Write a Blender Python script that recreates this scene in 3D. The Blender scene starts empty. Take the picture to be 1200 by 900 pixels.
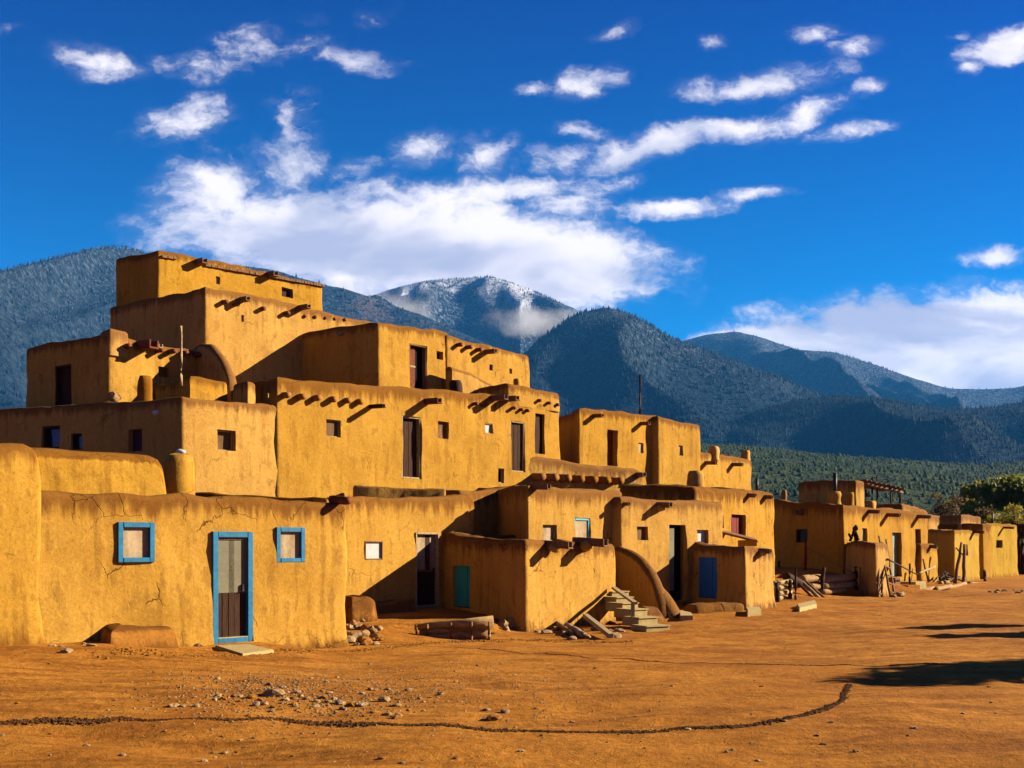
import bpy, bmesh, math, random
import numpy as np
from mathutils import Vector, Matrix, noise as mn
R = math.radians
random.seed(7)
C = bpy.context.scene.collection
SC = bpy.context.scene
F = 1167.0            # focal length in photo pixels (35 mm lens)
HZ = 641.0            # horizon row of the photo
CAMZ = 1.6

# ------------------------------------------------------------ camera
cd = bpy.data.cameras.new('camera'); cam = bpy.data.objects.new('camera', cd); C.objects.link(cam)
cam.location = (0, 0, CAMZ); cam.rotation_euler = (R(90), 0, 0)
cd.sensor_width = 36; cd.lens = 36 * F / 1200
cd.shift_y = (HZ - 450) / 1200
cd.clip_start = 0.1; cd.clip_end = 30000
SC.camera = cam

# ------------------------------------------------------------ sun, view
SUN_EL = R(24.0); SDX, SDY = 0.989, 0.148
sd = bpy.data.lights.new('sun', 'SUN'); sun = bpy.data.objects.new('sun', sd); C.objects.link(sun)
sd.energy = 5.0; sd.angle = R(0.5); sd.color = (1.0, 0.86, 0.66)
sv = Vector((SDX * math.cos(SUN_EL), SDY * math.cos(SUN_EL), math.sin(SUN_EL)))
sun.rotation_euler = sv.to_track_quat('Z', 'Y').to_euler()
sun.location = (30, 5, 30)
SC.view_settings.view_transform = 'Standard'; SC.view_settings.look = 'None'
SC.view_settings.exposure = 2.10; SC.view_settings.gamma = 1
SC.render.engine = 'CYCLES'
SC.cycles.max_bounces = 6; SC.cycles.volume_bounces = 0
SC.cycles.use_denoising = True; SC.cycles.volume_max_steps = 48

# ------------------------------------------------------------ node helpers
class NT:
    def __init__(s, tree): s.t = tree; s.n = tree.nodes; s.l = tree.links
    def add(s, typ, **kw):
        n = s.n.new(typ)
        for k, v in kw.items():
            if k.startswith('i_'):
                key = k[2:]; key = int(key) if key.isdigit() else key.replace('_', ' ')
                s.set(n.inputs[key], v)
            else: setattr(n, k, v)
        return n
    def set(s, sock, v):
        if isinstance(v, bpy.types.NodeSocket): s.l.new(v, sock)
        else: sock.default_value = v
    def math(s, op, a, b=0.0, c=None, clamp=False):
        n = s.n.new('ShaderNodeMath'); n.operation = op; n.use_clamp = clamp
        s.set(n.inputs[0], a); s.set(n.inputs[1], b)
        if c is not None: s.set(n.inputs[2], c)
        return n.outputs[0]
    def mix(s, f, a, b, mode='MIX'):
        n = s.n.new('ShaderNodeMix'); n.data_type = 'RGBA'; n.blend_type = mode
        s.set(n.inputs[0], f); s.set(n.inputs[6], a); s.set(n.inputs[7], b)
        return n.outputs[2]
    def noise(s, vec, scale, detail=4, rough=0.55, dist=0.0):
        n = s.n.new('ShaderNodeTexNoise'); n.inputs['Scale'].default_value = scale
        n.inputs['Detail'].default_value = detail; n.inputs['Roughness'].default_value = rough
        n.inputs['Distortion'].default_value = dist
        if vec is not None: s.l.new(vec, n.inputs['Vector'])
        return n.outputs[0]
    def mapr(s, v, a, b, c=0.0, d=1.0, smooth=False):
        n = s.n.new('ShaderNodeMapRange'); n.interpolation_type = 'SMOOTHSTEP' if smooth else 'LINEAR'
        s.set(n.inputs[0], v); n.inputs[1].default_value = a; n.inputs[2].default_value = b
        n.inputs[3].default_value = c; n.inputs[4].default_value = d
        return n.outputs[0]
    def mapping(s, vec, loc=(0,0,0), rot=(0,0,0), sc=(1,1,1), typ='POINT'):
        n = s.n.new('ShaderNodeMapping'); n.vector_type = typ
        s.l.new(vec, n.inputs[0]); n.inputs[1].default_value = loc
        n.inputs[2].default_value = rot; n.inputs[3].default_value = sc
        return n.outputs[0]

# ------------------------------------------------------------ world: Nishita sky with clouds fixed to the sky directions
W = bpy.data.worlds.new('World'); SC.world = W; W.use_nodes = True
W.node_tree.nodes.clear(); w = NT(W.node_tree)
sky = w.add('ShaderNodeTexSky', sky_type='NISHITA', sun_disc=False)
sky.sun_elevation = SUN_EL; sky.sun_rotation = math.atan2(SDX, SDY)
sky.altitude = 2200; sky.air_density = 1.0; sky.dust_density = 0.15; sky.ozone_density = 3.0
hs = w.add('ShaderNodeHueSaturation'); hs.inputs['Hue'].default_value = 0.505
hs.inputs['Saturation'].default_value = 1.5; hs.inputs['Value'].default_value = 0.95
w.l.new(sky.outputs[0], hs.inputs['Color'])
bg1 = w.add('ShaderNodeBackground'); bg1.inputs[1].default_value = 0.05
tc = w.add('ShaderNodeTexCoord'); sp = w.add('ShaderNodeSeparateXYZ'); w.l.new(tc.outputs['Generated'], sp.inputs[0])
ysafe = w.math('MAXIMUM', sp.outputs[1], 0.05)
u = w.math('DIVIDE', sp.outputs[0], ysafe); v = w.math('DIVIDE', sp.outputs[2], ysafe)
cb = w.add('ShaderNodeCombineXYZ'); w.l.new(u, cb.inputs[0]); w.l.new(v, cb.inputs[1])
uv = cb.outputs[0]
wn = w.add('ShaderNodeTexNoise'); wn.inputs['Scale'].default_value = 6; wn.inputs['Detail'].default_value = 7; wn.inputs['Roughness'].default_value = 0.62
w.l.new(uv, wn.inputs['Vector'])
vs = w.add('ShaderNodeVectorMath', operation='SUBTRACT'); w.l.new(wn.outputs[1], vs.inputs[0]); vs.inputs[1].default_value = (0.5,0.5,0.5)
vm = w.add('ShaderNodeVectorMath', operation='MULTIPLY'); w.l.new(vs.outputs[0], vm.inputs[0]); vm.inputs[1].default_value = (0.085,0.05,0)
va = w.add('ShaderNodeVectorMath', operation='ADD'); w.l.new(uv, va.inputs[0]); w.l.new(vm.outputs[0], va.inputs[1])
wuv = va.outputs[0]
grad = w.mix(w.mapr(v, 0.14, 0.56), (0.74,0.86,0.78,1), (0.70,0.31,0.60,1))
w.l.new(w.mix(1.0, hs.outputs[0], grad, 'MULTIPLY'), bg1.inputs[0])
# (x, y, rx, ry, tilt deg, weight) in photo pixels, turned into sky directions
CL = [(290,265,90,50,10,1.05),(430,285,210,60,-3,1.55),(600,300,170,50,-9,1.6),(250,225,70,55,30,0.8),(500,258,120,26,0,.9),(725,312,60,16,-6,.85),(640,328,110,30,-4,1.05),(380,300,170,50,0,1.0),
      (360,330,110,35,0,0.75),(470,345,120,25,0,0.65),(330,200,60,50,40,0.55),(655,330,90,28,-10,0.9),(215,138,60,28,8,0.62),(345,125,26,28,-30,0.6),
      (570,185,40,26,20,0.85),(640,190,60,20,12,0.6),(495,178,38,22,10,0.6),(420,196,40,16,15,0.3),(600,222,110,16,6,.8),
      (110,68,48,20,-8,0.62),(235,70,60,20,-6,0.52),(330,52,75,22,-8,0.66),(400,66,75,14,-5,0.62),(300,45,70,16,15,0.5),(10,43,30,10,5,0.5),
      (430,22,30,13,30,0.35),(890,95,90,20,6,0.85),(860,105,50,12,0,0.6),(770,168,105,21,16,0.88),(860,145,90,15,4,0.95),(940,132,60,17,18,0.75),(710,185,40,12,12,0.6),
      (790,240,70,13,6,0.9),(885,224,50,9,4,0.8),(725,212,36,12,8,0.66),(690,92,38,18,15,0.6),(620,102,40,12,8,0.5),
      (725,341,24,11,-5,0.85),(1175,50,65,19,14,0.95),(1135,80,16,9,10,0.6),(1115,40,22,9,10,0.45),(1160,300,50,13,4,0.8),(990,152,46,10,4,0.55),
      (1025,98,22,9,12,0.5),(955,43,32,11,4,0.45),(845,41,20,10,10,0.42),(715,34,26,9,15,0.4),(1000,55,30,12,10,0.4),
      (900,400,150,22,8,1.3),(1040,385,190,34,4,1.1),(1150,370,120,36,0,1.1),(1120,415,250,62,0,1.8),(1060,450,300,44,0,1.7),(1000,420,170,30,-5,1.1),(1300,400,120,60,0,1.0),
      (-150,200,120,50,0,0.8),(-250,60,100,30,0,0.7),(1450,180,160,40,0,0.9),(1600,60,160,30,0,0.8),(680,150,34,12,0,0.45),(655,240,60,24,0,0.6)]
acc = None
for (x, y, rx, ry, a, wt) in CL:
    m = w.mapping(wuv, loc=((x-600)/F, (HZ-y)/F, 0), rot=(0, 0, R(a)), sc=(rx/F*1.25, ry/F*1.25, 1), typ='TEXTURE')
    ln = w.add('ShaderNodeVectorMath', operation='LENGTH'); w.l.new(m, ln.inputs[0])
    b = w.mapr(ln.outputs['Value'], 0.15, 1.15, wt, 0.0)
    acc = b if acc is None else w.math('MAXIMUM', acc, b)
n1 = w.noise(w.mapping(wuv, sc=(1, 1.5, 1), rot=(0,0,R(-14))), 11, 10, 0.66, 0.1)
n2 = w.noise(w.mapping(wuv, sc=(1, 1.6, 1), loc=(3,1,0)), 30, 8, 0.66, 0.0)
dens = w.math('ADD', acc, w.math('MULTIPLY', w.math('SUBTRACT', n1, 0.5), w.mapr(acc, .5, 1.3, 2.2, 1.2)))
dens = w.math('ADD', dens, w.math('MULTIPLY', w.math('SUBTRACT', n2, 0.5), 0.9))
has = w.mapr(acc, 0.0, 0.22, 0, 1)
msk = w.math('MULTIPLY', w.mapr(dens, 0.18, 0.92, 0, 1, True), has)
halo = w.math('MULTIPLY', w.mapr(w.math('ADD', acc, w.math('MULTIPLY', w.math('SUBTRACT', n1, 0.5), 2.4)), 0.0, 1.0, 0, .30, True), w.mapr(acc, 0.0, .3))
msk = w.math('MAXIMUM', msk, halo)
front = w.mapr(sp.outputs[1], 0.06, 0.25, 0, 1)
msk = w.math('MULTIPLY', w.math('MULTIPLY', msk, front), 0.97)
n3 = w.noise(w.mapping(wuv, sc=(1, 2.6, 1), loc=(7,2,0)), 4.5, 4, 0.5, 0.3)
shade = w.math('ADD', w.math('MULTIPLY', n3, 1.3), w.mapr(v, 0.22, 0.42, -0.04, 0.06))
ccol = w.mix(w.mapr(shade, 0.42, 0.72, 0, 1, True), (0.42,0.44,0.58,1), (0.90,0.84,0.86,1))
bg2 = w.add('ShaderNodeBackground'); w.l.new(ccol, bg2.inputs[0]); bg2.inputs[1].default_value = 0.30
ms = w.add('ShaderNodeMixShader'); w.l.new(msk, ms.inputs[0]); w.l.new(bg1.outputs[0], ms.inputs[1]); w.l.new(bg2.outputs[0], ms.inputs[2])
wo = w.add('ShaderNodeOutputWorld'); w.l.new(ms.outputs[0], wo.inputs[0])

# ------------------------------------------------------------ materials
def newmat(name, rough=0.95):
    m = bpy.data.materials.new(name); m.use_nodes = True; m.node_tree.nodes.clear(); t = NT(m.node_tree)
    b = t.add('ShaderNodeBsdfPrincipled'); b.inputs['Roughness'].default_value = rough
    b.inputs['Specular IOR Level'].default_value = 0.04
    o = t.add('ShaderNodeOutputMaterial'); t.l.new(b.outputs[0], o.inputs[0])
    g = t.add('ShaderNodeNewGeometry')
    return m, t, b, g.outputs['Position']
def bump(t, b, h, strength, dist):
    n = t.add('ShaderNodeBump'); n.inputs['Strength'].default_value = strength; n.inputs['Distance'].default_value = dist
    t.l.new(h, n.inputs['Height']); t.l.new(n.outputs[0], b.inputs['Normal'])
KA = 0.72
def rgb(c): return (c[0]*KA, c[1]*KA, c[2]*KA, 1)

def adobe(name, c1, c2, c3, crack=0.6):
    m, t, b, P = newmat(name)
    big = t.noise(P, 0.55, 5, 0.6, 0.4); mid = t.noise(P, 2.6, 7, 0.65, 0.3); fine = t.noise(P, 22, 6, 0.7)
    grain = t.noise(P, 95, 3, 0.7)
    streak = t.noise(t.mapping(P, sc=(4.0, 4.0, 0.35)), 1.6, 6, 0.6)
    f = t.mapr(t.math('ADD', t.math('MULTIPLY', big, 0.5), t.math('MULTIPLY', mid, 0.6)), 0.44, 0.68)
    oi = t.add('ShaderNodeObjectInfo')
    col = t.mix(f, rgb(c1), rgb(c2))
    # blotches of newer and older mud coat
    bl = t.mapr(t.math('ADD', mid, t.math('MULTIPLY', t.math('SUBTRACT', streak, 0.5), 0.9)), 0.50, 0.68, 0, 0.68, True)
    col = t.mix(bl, col, rgb([0.5*(c1[i]+c3[i]) for i in range(3)]))
    at = t.add('ShaderNodeAttribute', attribute_name='stain')
    sf = t.math('ADD', at.outputs['Fac'], t.math('MULTIPLY', t.math('SUBTRACT', streak, 0.5), 1.5))
    sf = t.math('MULTIPLY', t.mapr(sf, 0.22, 0.72, 0, 1, True), t.mapr(at.outputs['Fac'], 0.02, 0.22))
    sf = t.math('MULTIPLY', sf, t.mapr(fine, 0.25, 0.75, 0.55, 1.1))
    col = t.mix(t.math('MULTIPLY', sf, 1.05, clamp=True), col, rgb(c3))
    # fine straw and grit
    gv = t.mapr(t.math('ADD', t.math('MULTIPLY', fine, 0.6), t.math('MULTIPLY', grain, 0.4)), 0.3, 0.7, 0.62, 1.30)
    cc = t.add('ShaderNodeCombineColor'); 
    for i in range(3): t.l.new(gv, cc.inputs[i])
    col = t.mix(1.0, col, cc.outputs[0], 'MULTIPLY')
    # each storey was replastered in a slightly different mud
    hv = t.add('ShaderNodeHueSaturation'); t.l.new(col, hv.inputs['Color']); t.l.new(t.mapr(oi.outputs['Random'], 0, 1, .90, 1.06), hv.inputs['Value']); t.l.new(t.mapr(oi.outputs['Random'], 0, 1, 1.03, .93), hv.inputs['Saturation']); col = hv.outputs[0]
    # cracks and chips
    wv = t.add('ShaderNodeVectorMath', operation='ADD')
    nn = t.add('ShaderNodeTexNoise'); nn.inputs['Scale'].default_value = 3; nn.inputs['Detail'].default_value = 5; t.l.new(P, nn.inputs['Vector'])
    sc_ = t.add('ShaderNodeVectorMath', operation='SCALE'); t.l.new(nn.outputs[1], sc_.inputs[0]); sc_.inputs['Scale'].default_value = 0.55
    t.l.new(P, wv.inputs[0]); t.l.new(sc_.outputs[0], wv.inputs[1])
    vo = t.add('ShaderNodeTexVoronoi', feature='DISTANCE_TO_EDGE'); vo.inputs['Scale'].default_value = 1.1; t.l.new(wv.outputs[0], vo.inputs['Vector'])
    line = t.mapr(vo.outputs['Distance'], 0.004, 0.018, 1, 0)
    cm = t.math('MAXIMUM', t.mapr(t.noise(P, 1.3, 3), 0.56, 0.64), t.math('MULTIPLY', t.mapr(at.outputs['Fac'], .02, .5), .8))
    line = t.math('MULTIPLY', t.math('MULTIPLY', line, cm), crack)
    pit = t.mapr(t.noise(P, 11, 6, 0.7), 0.61, 0.70)
    col = t.mix(t.math('MULTIPLY', line, 0.8), col, rgb([x*0.35 for x in c3]))
    col = t.mix(t.math('MULTIPLY', pit, 0.5), col, rgb(c3))
    t.l.new(col, b.inputs['Base Color'])
    h = t.math('ADD', t.math('MULTIPLY', mid, 1.3), t.math('ADD', t.math('MULTIPLY', fine, 0.36), t.math('MULTIPLY', grain, 0.16)))
    h = t.math('SUBTRACT', h, t.math('ADD', t.math('MULTIPLY', line, 0.5), t.math('MULTIPLY', pit, 0.3)))
    bump(t, b, h, 0.6, 0.034)
    return m
ALB = 0.58
def flat(name, c, var=0.25, scale=6, rough=0.8, bs=0.3, stretch=(1,1,1), c2=None, spec=0.15):
    m, t, b, P = newmat(name, rough)
    b.inputs['Specular IOR Level'].default_value = spec*.6; c = [x*ALB for x in c]; c2 = [x*ALB for x in c2] if c2 else None
    n = t.noise(t.mapping(P, sc=stretch), scale, 6, 0.65, 0.3)
    f = t.noise(P, scale*7, 4, 0.6)
    c2 = c2 or [x*(1-var*1.6) for x in c]
    k = t.mapr(t.math('ADD', t.math('MULTIPLY', n, 0.7), t.math('MULTIPLY', f, 0.3)), 0.38, 0.64)
    col = t.mix(k, rgb([min(x*(1+var*0.4),1) for x in c]), rgb(c2)); t.l.new(col, b.inputs['Base Color'])
    bump(t, b, t.math('ADD', n, t.math('MULTIPLY', f, 0.4)), bs, 0.02)
    return m
M = {}
M['adobe'] = adobe('adobe_plaster', (0.345,0.173,0.023), (0.440,0.241,0.037), (0.150,0.057,0.009))
M['adobe2'] = adobe('adobe_plaster_yellow', (0.36,0.215,0.026), (0.42,0.265,0.038), (0.20,0.09,0.010), 0.2)
M['adobe3'] = adobe('adobe_plaster_rough', (0.345,0.172,0.022), (0.440,0.242,0.038), (0.130,0.048,0.008), 1.0)
M['mud'] = adobe('red_mud', (0.22,0.085,0.010), (0.30,0.125,0.016), (0.11,0.04,0.006))
M['wood'] = flat('weathered_wood', (0.36,0.18,0.075), 0.4, 5, 0.85, 0.5, (6,6,0.5))
M['wood_dark'] = flat('dark_wood', (0.085,0.037,0.019), 0.4, 5, 0.85, 0.5, (6,6,0.5))
M['wood_red'] = flat('reddish_wood', (0.30,0.085,0.03), 0.35, 5, 0.85, 0.5, (3,3,3))
M['wood_pale'] = flat('pale_wood', (0.58,0.44,0.22), 0.35, 5, 0.85, 0.5, (3,3,3), (0.36,0.24,0.10))
M['log'] = flat('peeled_log', (0.55,0.33,0.12), 0.35, 5, 0.85, 0.6, (1,3,3), (0.28,0.15,0.05))
M['bark'] = flat('bark', (0.16,0.09,0.05), 0.5, 8, 0.95, 0.9, (3,3,0.6))
M['blue'] = flat('sky_blue_paint', (0.008,0.225,0.42), 0.25, 9, 0.6, 0.25, (1,1,1), (0.008,0.14,0.29), 0.3)
M['blue_light'] = flat('pale_blue_paint', (0.14,0.58,0.72), 0.2, 9, 0.6, 0.25, (1,1,1), None, 0.3)
M['blue_deep'] = flat('deep_blue_paint', (0.03,0.20,0.75), 0.25, 6, 0.6, 0.3, (4,4,0.5), None, 0.3)
M['turquoise'] = flat('turquoise_paint', (0.04,0.45,0.52), 0.25, 6, 0.6, 0.3, (4,4,0.5), None, 0.3)
M['red'] = flat('dark_red_paint', (0.26,0.02,0.012), 0.3, 6, 0.7, 0.3, (4,4,0.5))
M['redpole'] = flat('red_pole_paint', (0.45,0.03,0.02), 0.3, 6, 0.7, 0.3)
M['white'] = flat('white_board', (0.74,0.72,0.68), 0.12, 5, 0.7, 0.15)
M['curtain'] = flat('dusty_curtain', (0.56,0.42,0.24), 0.3, 2.2, 0.8, 0.4, (2,2,0.6), (0.34,0.22,0.11))
M['screen'] = flat('wire_screen', (0.27,0.245,0.15), 0.18, 2, 0.75, 0.1, (1,1,1), (0.21,0.185,0.11))
M['green'] = flat('pale_green_paint', (0.34,0.46,0.36), 0.2, 6, 0.7, 0.2, (4,4,0.5))
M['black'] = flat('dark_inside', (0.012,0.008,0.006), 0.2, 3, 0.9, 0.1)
M['glass'] = flat('dark_pane', (0.03,0.035,0.045), 0.2, 1.5, 0.12, 0.05, (1,1,1), None, 0.5)
M['brownboard'] = flat('brown_board', (0.24,0.13,0.05), 0.3, 6, 0.8, 0.4, (4,4,0.6))
M['stone'] = flat('stone', (0.46,0.27,0.11), 0.45, 6, 0.9, 0.7)
M['stone_pale'] = flat('pale_stone', (0.56,0.37,0.18), 0.3, 8, 0.9, 0.6)
M['slab'] = flat('pale_slab', (0.60,0.44,0.17), 0.3, 3, 0.9, 0.5, (2,2,2), (0.46,0.34,0.14))
M['metal'] = flat('stove_pipe', (0.07,0.05,0.04), 0.4, 6, 0.5, 0.2)
M['clod'] = flat('dark_soil', (0.17,0.07,0.020), 0.5, 9, 0.98, 0.9)
M['rope'] = flat('rope', (0.4,0.26,0.14), 0.3, 20, 0.9, 0.3)
M['purple'] = flat('faded_cloth', (0.10,0.05,0.08), 0.3, 6, 0.9, 0.3)

# ------------------------------------------------------------ object helpers
def link(name, me, mat=None, parent=None):
    o = bpy.data.objects.new(name, me); C.objects.link(o)
    if mat is not None: me.materials.append(M[mat] if isinstance(mat, str) else mat)
    if parent is not None: o.parent = parent; o.matrix_parent_inverse = parent.matrix_world.inverted() if parent.type != 'EMPTY' else Matrix.Translation(-parent.location)
    return o
def obj(name, bm, mat, parent=None, smooth=False):
    me = bpy.data.meshes.new(name); bm.normal_update(); bm.to_mesh(me); bm.free()
    if smooth:
        for p in me.polygons: p.use_smooth = True
    return link(name, me, mat, parent)
def tag(o, label, cat=None, group=None, kind=None):
    if label: o['label'] = label
    if cat: o['category'] = cat
    if group: o['group'] = group
    if kind: o['kind'] = kind
    return o
def empty(name, loc):
    o = bpy.data.objects.new(name, None); C.objects.link(o); o.location = loc; o.empty_display_size = 0.3
    return o
def Wp(px, Y): return Vector(((px - 600) / F * Y, Y))
def zz(py, Y): return CAMZ + (HZ - py) / F * Y

def bar(bm, a, b, wx, wy=None, up=Vector((0,0,1))):
    """rectangular bar from a to b"""
    wy = wy or wx
    a = Vector(a); b = Vector(b); d = (b - a).normalized()
    s = d.cross(up)
    if s.length < 1e-4: s = d.cross(Vector((1,0,0)))
    s.normalize(); q = s.cross(d).normalized()
    vs = []
    for p in (a, b):
        for i, j in ((-1,-1),(1,-1),(1,1),(-1,1)): vs.append(bm.verts.new(p + s*(i*wx/2) + q*(j*wy/2)))
    for f in ((3,2,1,0),(4,5,6,7),(0,1,5,4),(1,2,6,5),(2,3,7,6),(3,0,4,7)): bm.faces.new([vs[i] for i in f])
def tube(bm, pts, rads, n=8, wob=0.0, seed=0):
    """log or pole through points"""
    rng = random.Random(seed); rings = []
    pts = [Vector(p) for p in pts]
    if wob and len(pts) == 2:
        k = 6; a, b = pts; ra, rb = rads
        pts = [a.lerp(b, i/k) for i in range(k+1)]; rads = [ra + (rb-ra)*i/k for i in range(k+1)]
        pts = [p + Vector([rng.uniform(-wob, wob) for _ in range(3)]) for p in pts]
    for i, p in enumerate(pts):
        d = (pts[min(i+1, len(pts)-1)] - pts[max(i-1, 0)]).normalized()
        s = d.cross(Vector((0,0,1)))
        if s.length < 1e-3: s = Vector((1,0,0))
        s.normalize(); q = s.cross(d)
        r = rads[i] if i < len(rads) else rads[-1]
        rings.append([bm.verts.new(p + (s*math.cos(2*math.pi*j/n) + q*math.sin(2*math.pi*j/n)) * r * (1 + (rng.uniform(-.12,.12) if wob else 0))) for j in range(n)])
    for a, b in zip(rings, rings[1:]):
        for j in range(n): bm.faces.new((a[j], a[(j+1)%n], b[(j+1)%n], b[j]))
    bm.faces.new(rings[0][::-1]); bm.faces.new(rings[-1])
def rock_bm(bm, c, r, seed, flatz=0.65, sub=2):
    rng = random.Random(seed); o = Vector([rng.uniform(-50,50) for _ in range(3)])
    res = bmesh.ops.create_icosphere(bm, subdivisions=sub, radius=1.0)
    sx, sy = rng.uniform(0.75,1.35), rng.uniform(0.7,1.2); rz = rng.uniform(0, 6.28)
    for vv in res['verts']:
        p = vv.co.copy(); k = 1 + 0.5*mn.noise(p*1.1+o) + 0.2*mn.noise(p*2.9+o)
        p = Vector((p.x*sx, p.y*sy, p.z*flatz)) * k * r
        p.rotate(Matrix.Rotation(rz, 3, 'Z')); vv.co = p + Vector(c)

# ------------------------------------------------------------ ground shape
def gp(px, Y, z): p = Wp(px, Y); return (p.x, p.y, z)
GC = [(-8.5,13,.16),(-7.07,15,.17),(-5,16.6,-.02),(-3.11,18.6,-.25),(0,0,0),(-5,5,0),(5,5,0),(0,9,0),(-4,11,0.03),(5,11,0),(0,13,-.03),(-1,17,-.2),(10,14,-.03),
      gp(405,23.7,0),gp(440,21,-.12),gp(440,23,0.0),gp(487,25.3,.02),gp(520,26,.0),gp(530,24.3,.0),gp(540,22.9,.0),gp(500,22.7,.0),gp(565,23.2,.0),gp(500,21.4,-.28),gp(538,21.4,-.33),gp(590,21.6,-.33),gp(615,22.6,-.35),gp(615,23,-.33),gp(660,24,-.36),gp(720,25.8,-.35),
      gp(680,21,-.33),gp(785,23,-.35),gp(797,25.3,-.30),gp(800,30,-.2),gp(840,29,-.2),gp(873,30,-.2),gp(905,31.3,-.25),gp(820,25,-.3),gp(930,33,-.28),gp(1000,37,-.28),
      gp(1025,38,-.29),gp(1060,42,-.28),gp(1118,51,-.19),gp(1155,58,-.19),gp(1190,60,-.19),(10,22,-.2),(12,30,-.25),(22,40,-.25),(30,50,-.22),(20,25,-.1),(20,15,0),
      gp(920,39,.35),gp(950,41,.62),gp(985,41,.5),gp(935,43,.7),gp(960,44,.7),(0,70,-.2),(40,80,-.2),(-20,30,.1),(-20,15,.2),(0,120,-.2),(60,120,-.2),(0,300,0),(200,300,0),(-200,100,0),(-60,-20,0),(60,0,0),(0,-40,0)]
GCa = np.array(GC)
def ground_np(X, Y):
    num = np.zeros_like(X); den = np.zeros_like(X)
    for x, y, z in GC:
        wgt = 1.0 / ((X-x)**2 + (Y-y)**2 + 0.5)**2.4
        num += wgt*z; den += wgt
    z = num / den
    # shallow swale in the foreground, its left bank falling away from the low sun
    t = (X*0.35 + Y*0.94) 
    return z
def vnoise(X, Y, s, seed):
    """smooth value noise"""
    rs = np.random.RandomState(seed); T = rs.rand(64, 64)
    x = X/s + 1000.0; y = Y/s + 1000.0; xi = np.floor(x).astype(int); yi = np.floor(y).astype(int); fx = x-xi; fy = y-yi
    fx = fx*fx*(3-2*fx); fy = fy*fy*(3-2*fy)
    a = T[yi%64, xi%64]; b = T[yi%64, (xi+1)%64]; c = T[(yi+1)%64, xi%64]; d = T[(yi+1)%64, (xi+1)%64]
    return (a*(1-fx)+b*fx)*(1-fy) + (c*(1-fx)+d*fx)*fy - 0.5
def micro(X, Y): return 0.07*vnoise(X, Y, 2.3, 1) + 0.045*vnoise(X, Y, .8, 2) + 0.032*vnoise(X, Y, .3, 4)
def relief(X, Y):
    near = np.clip(1 - (np.hypot(X, Y) - 30) / 40, 0, 1)
    # wheel-worn swale running across the bottom left
    c1 = -0.11*np.exp(-((Y - (8.7 - 0.35*(X+4.0)))/0.40)**2) * np.clip((X+5.0)/1.2, 0, 1) * np.clip((-0.9-X)/1.2, 0, 1)
    return near*micro(X, Y) + c1
def gz(x, y):
    X = np.array([float(x)]); Y = np.array([float(y)]); return float((ground_np(X, Y) + relief(X, Y))[0])
def gpt(px, py):
    """ground point seen at a photo pixel"""
    Y = CAMZ * F / (py - HZ)
    for _ in range(8):
        z = gz((px-600)/F*Y, Y); Y = (CAMZ - z) * F / (py - HZ)
    return Vector(((px-600)/F*Y, Y, z))
def axis(lo, hi, step, far_lo, far_hi, g=1.16):
    a = list(np.arange(lo, hi + 1e-6, step)); s = step
    x = hi
    while x < far_hi: s *= g; x += s; a.append(min(x, far_hi))
    s = step; x = lo; b = []
    while x > far_lo: s *= g; x -= s; b.append(max(x, far_lo))
    return np.array(b[::-1] + a)
xs = axis(-9, 18, 0.11, -7000, 7000); ys = axis(6, 36, 0.11, -900, 7600)
GX, GY = np.meshgrid(xs, ys)
GZ = ground_np(GX, GY)
rngs = np.random.RandomState(3)
GZ = GZ + relief(GX, GY)
def grid_mesh(name, X, Y, Z, mat, smooth=True, attrs=None):
    h, w_ = X.shape
    me = bpy.data.meshes.new(name)
    co = np.stack([X, Y, Z], -1).reshape(-1, 3).astype(np.float32)
    idx = np.arange(h*w_).reshape(h, w_)
    q = np.stack([idx[:-1,:-1], idx[:-1,1:], idx[1:,1:], idx[1:,:-1]], -1).reshape(-1, 4)
    me.vertices.add(len(co)); me.vertices.foreach_set('co', co.ravel())
    me.loops.add(q.size); me.loops.foreach_set('vertex_index', q.ravel().astype(np.int32))
    me.polygons.add(len(q)); me.polygons.foreach_set('loop_start', (np.arange(len(q))*4).astype(np.int32))
    me.polygons.foreach_set('use_smooth', np.full(len(q), smooth))
    me.update(calc_edges=True); me.validate()
    return link(name, me, mat)
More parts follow.
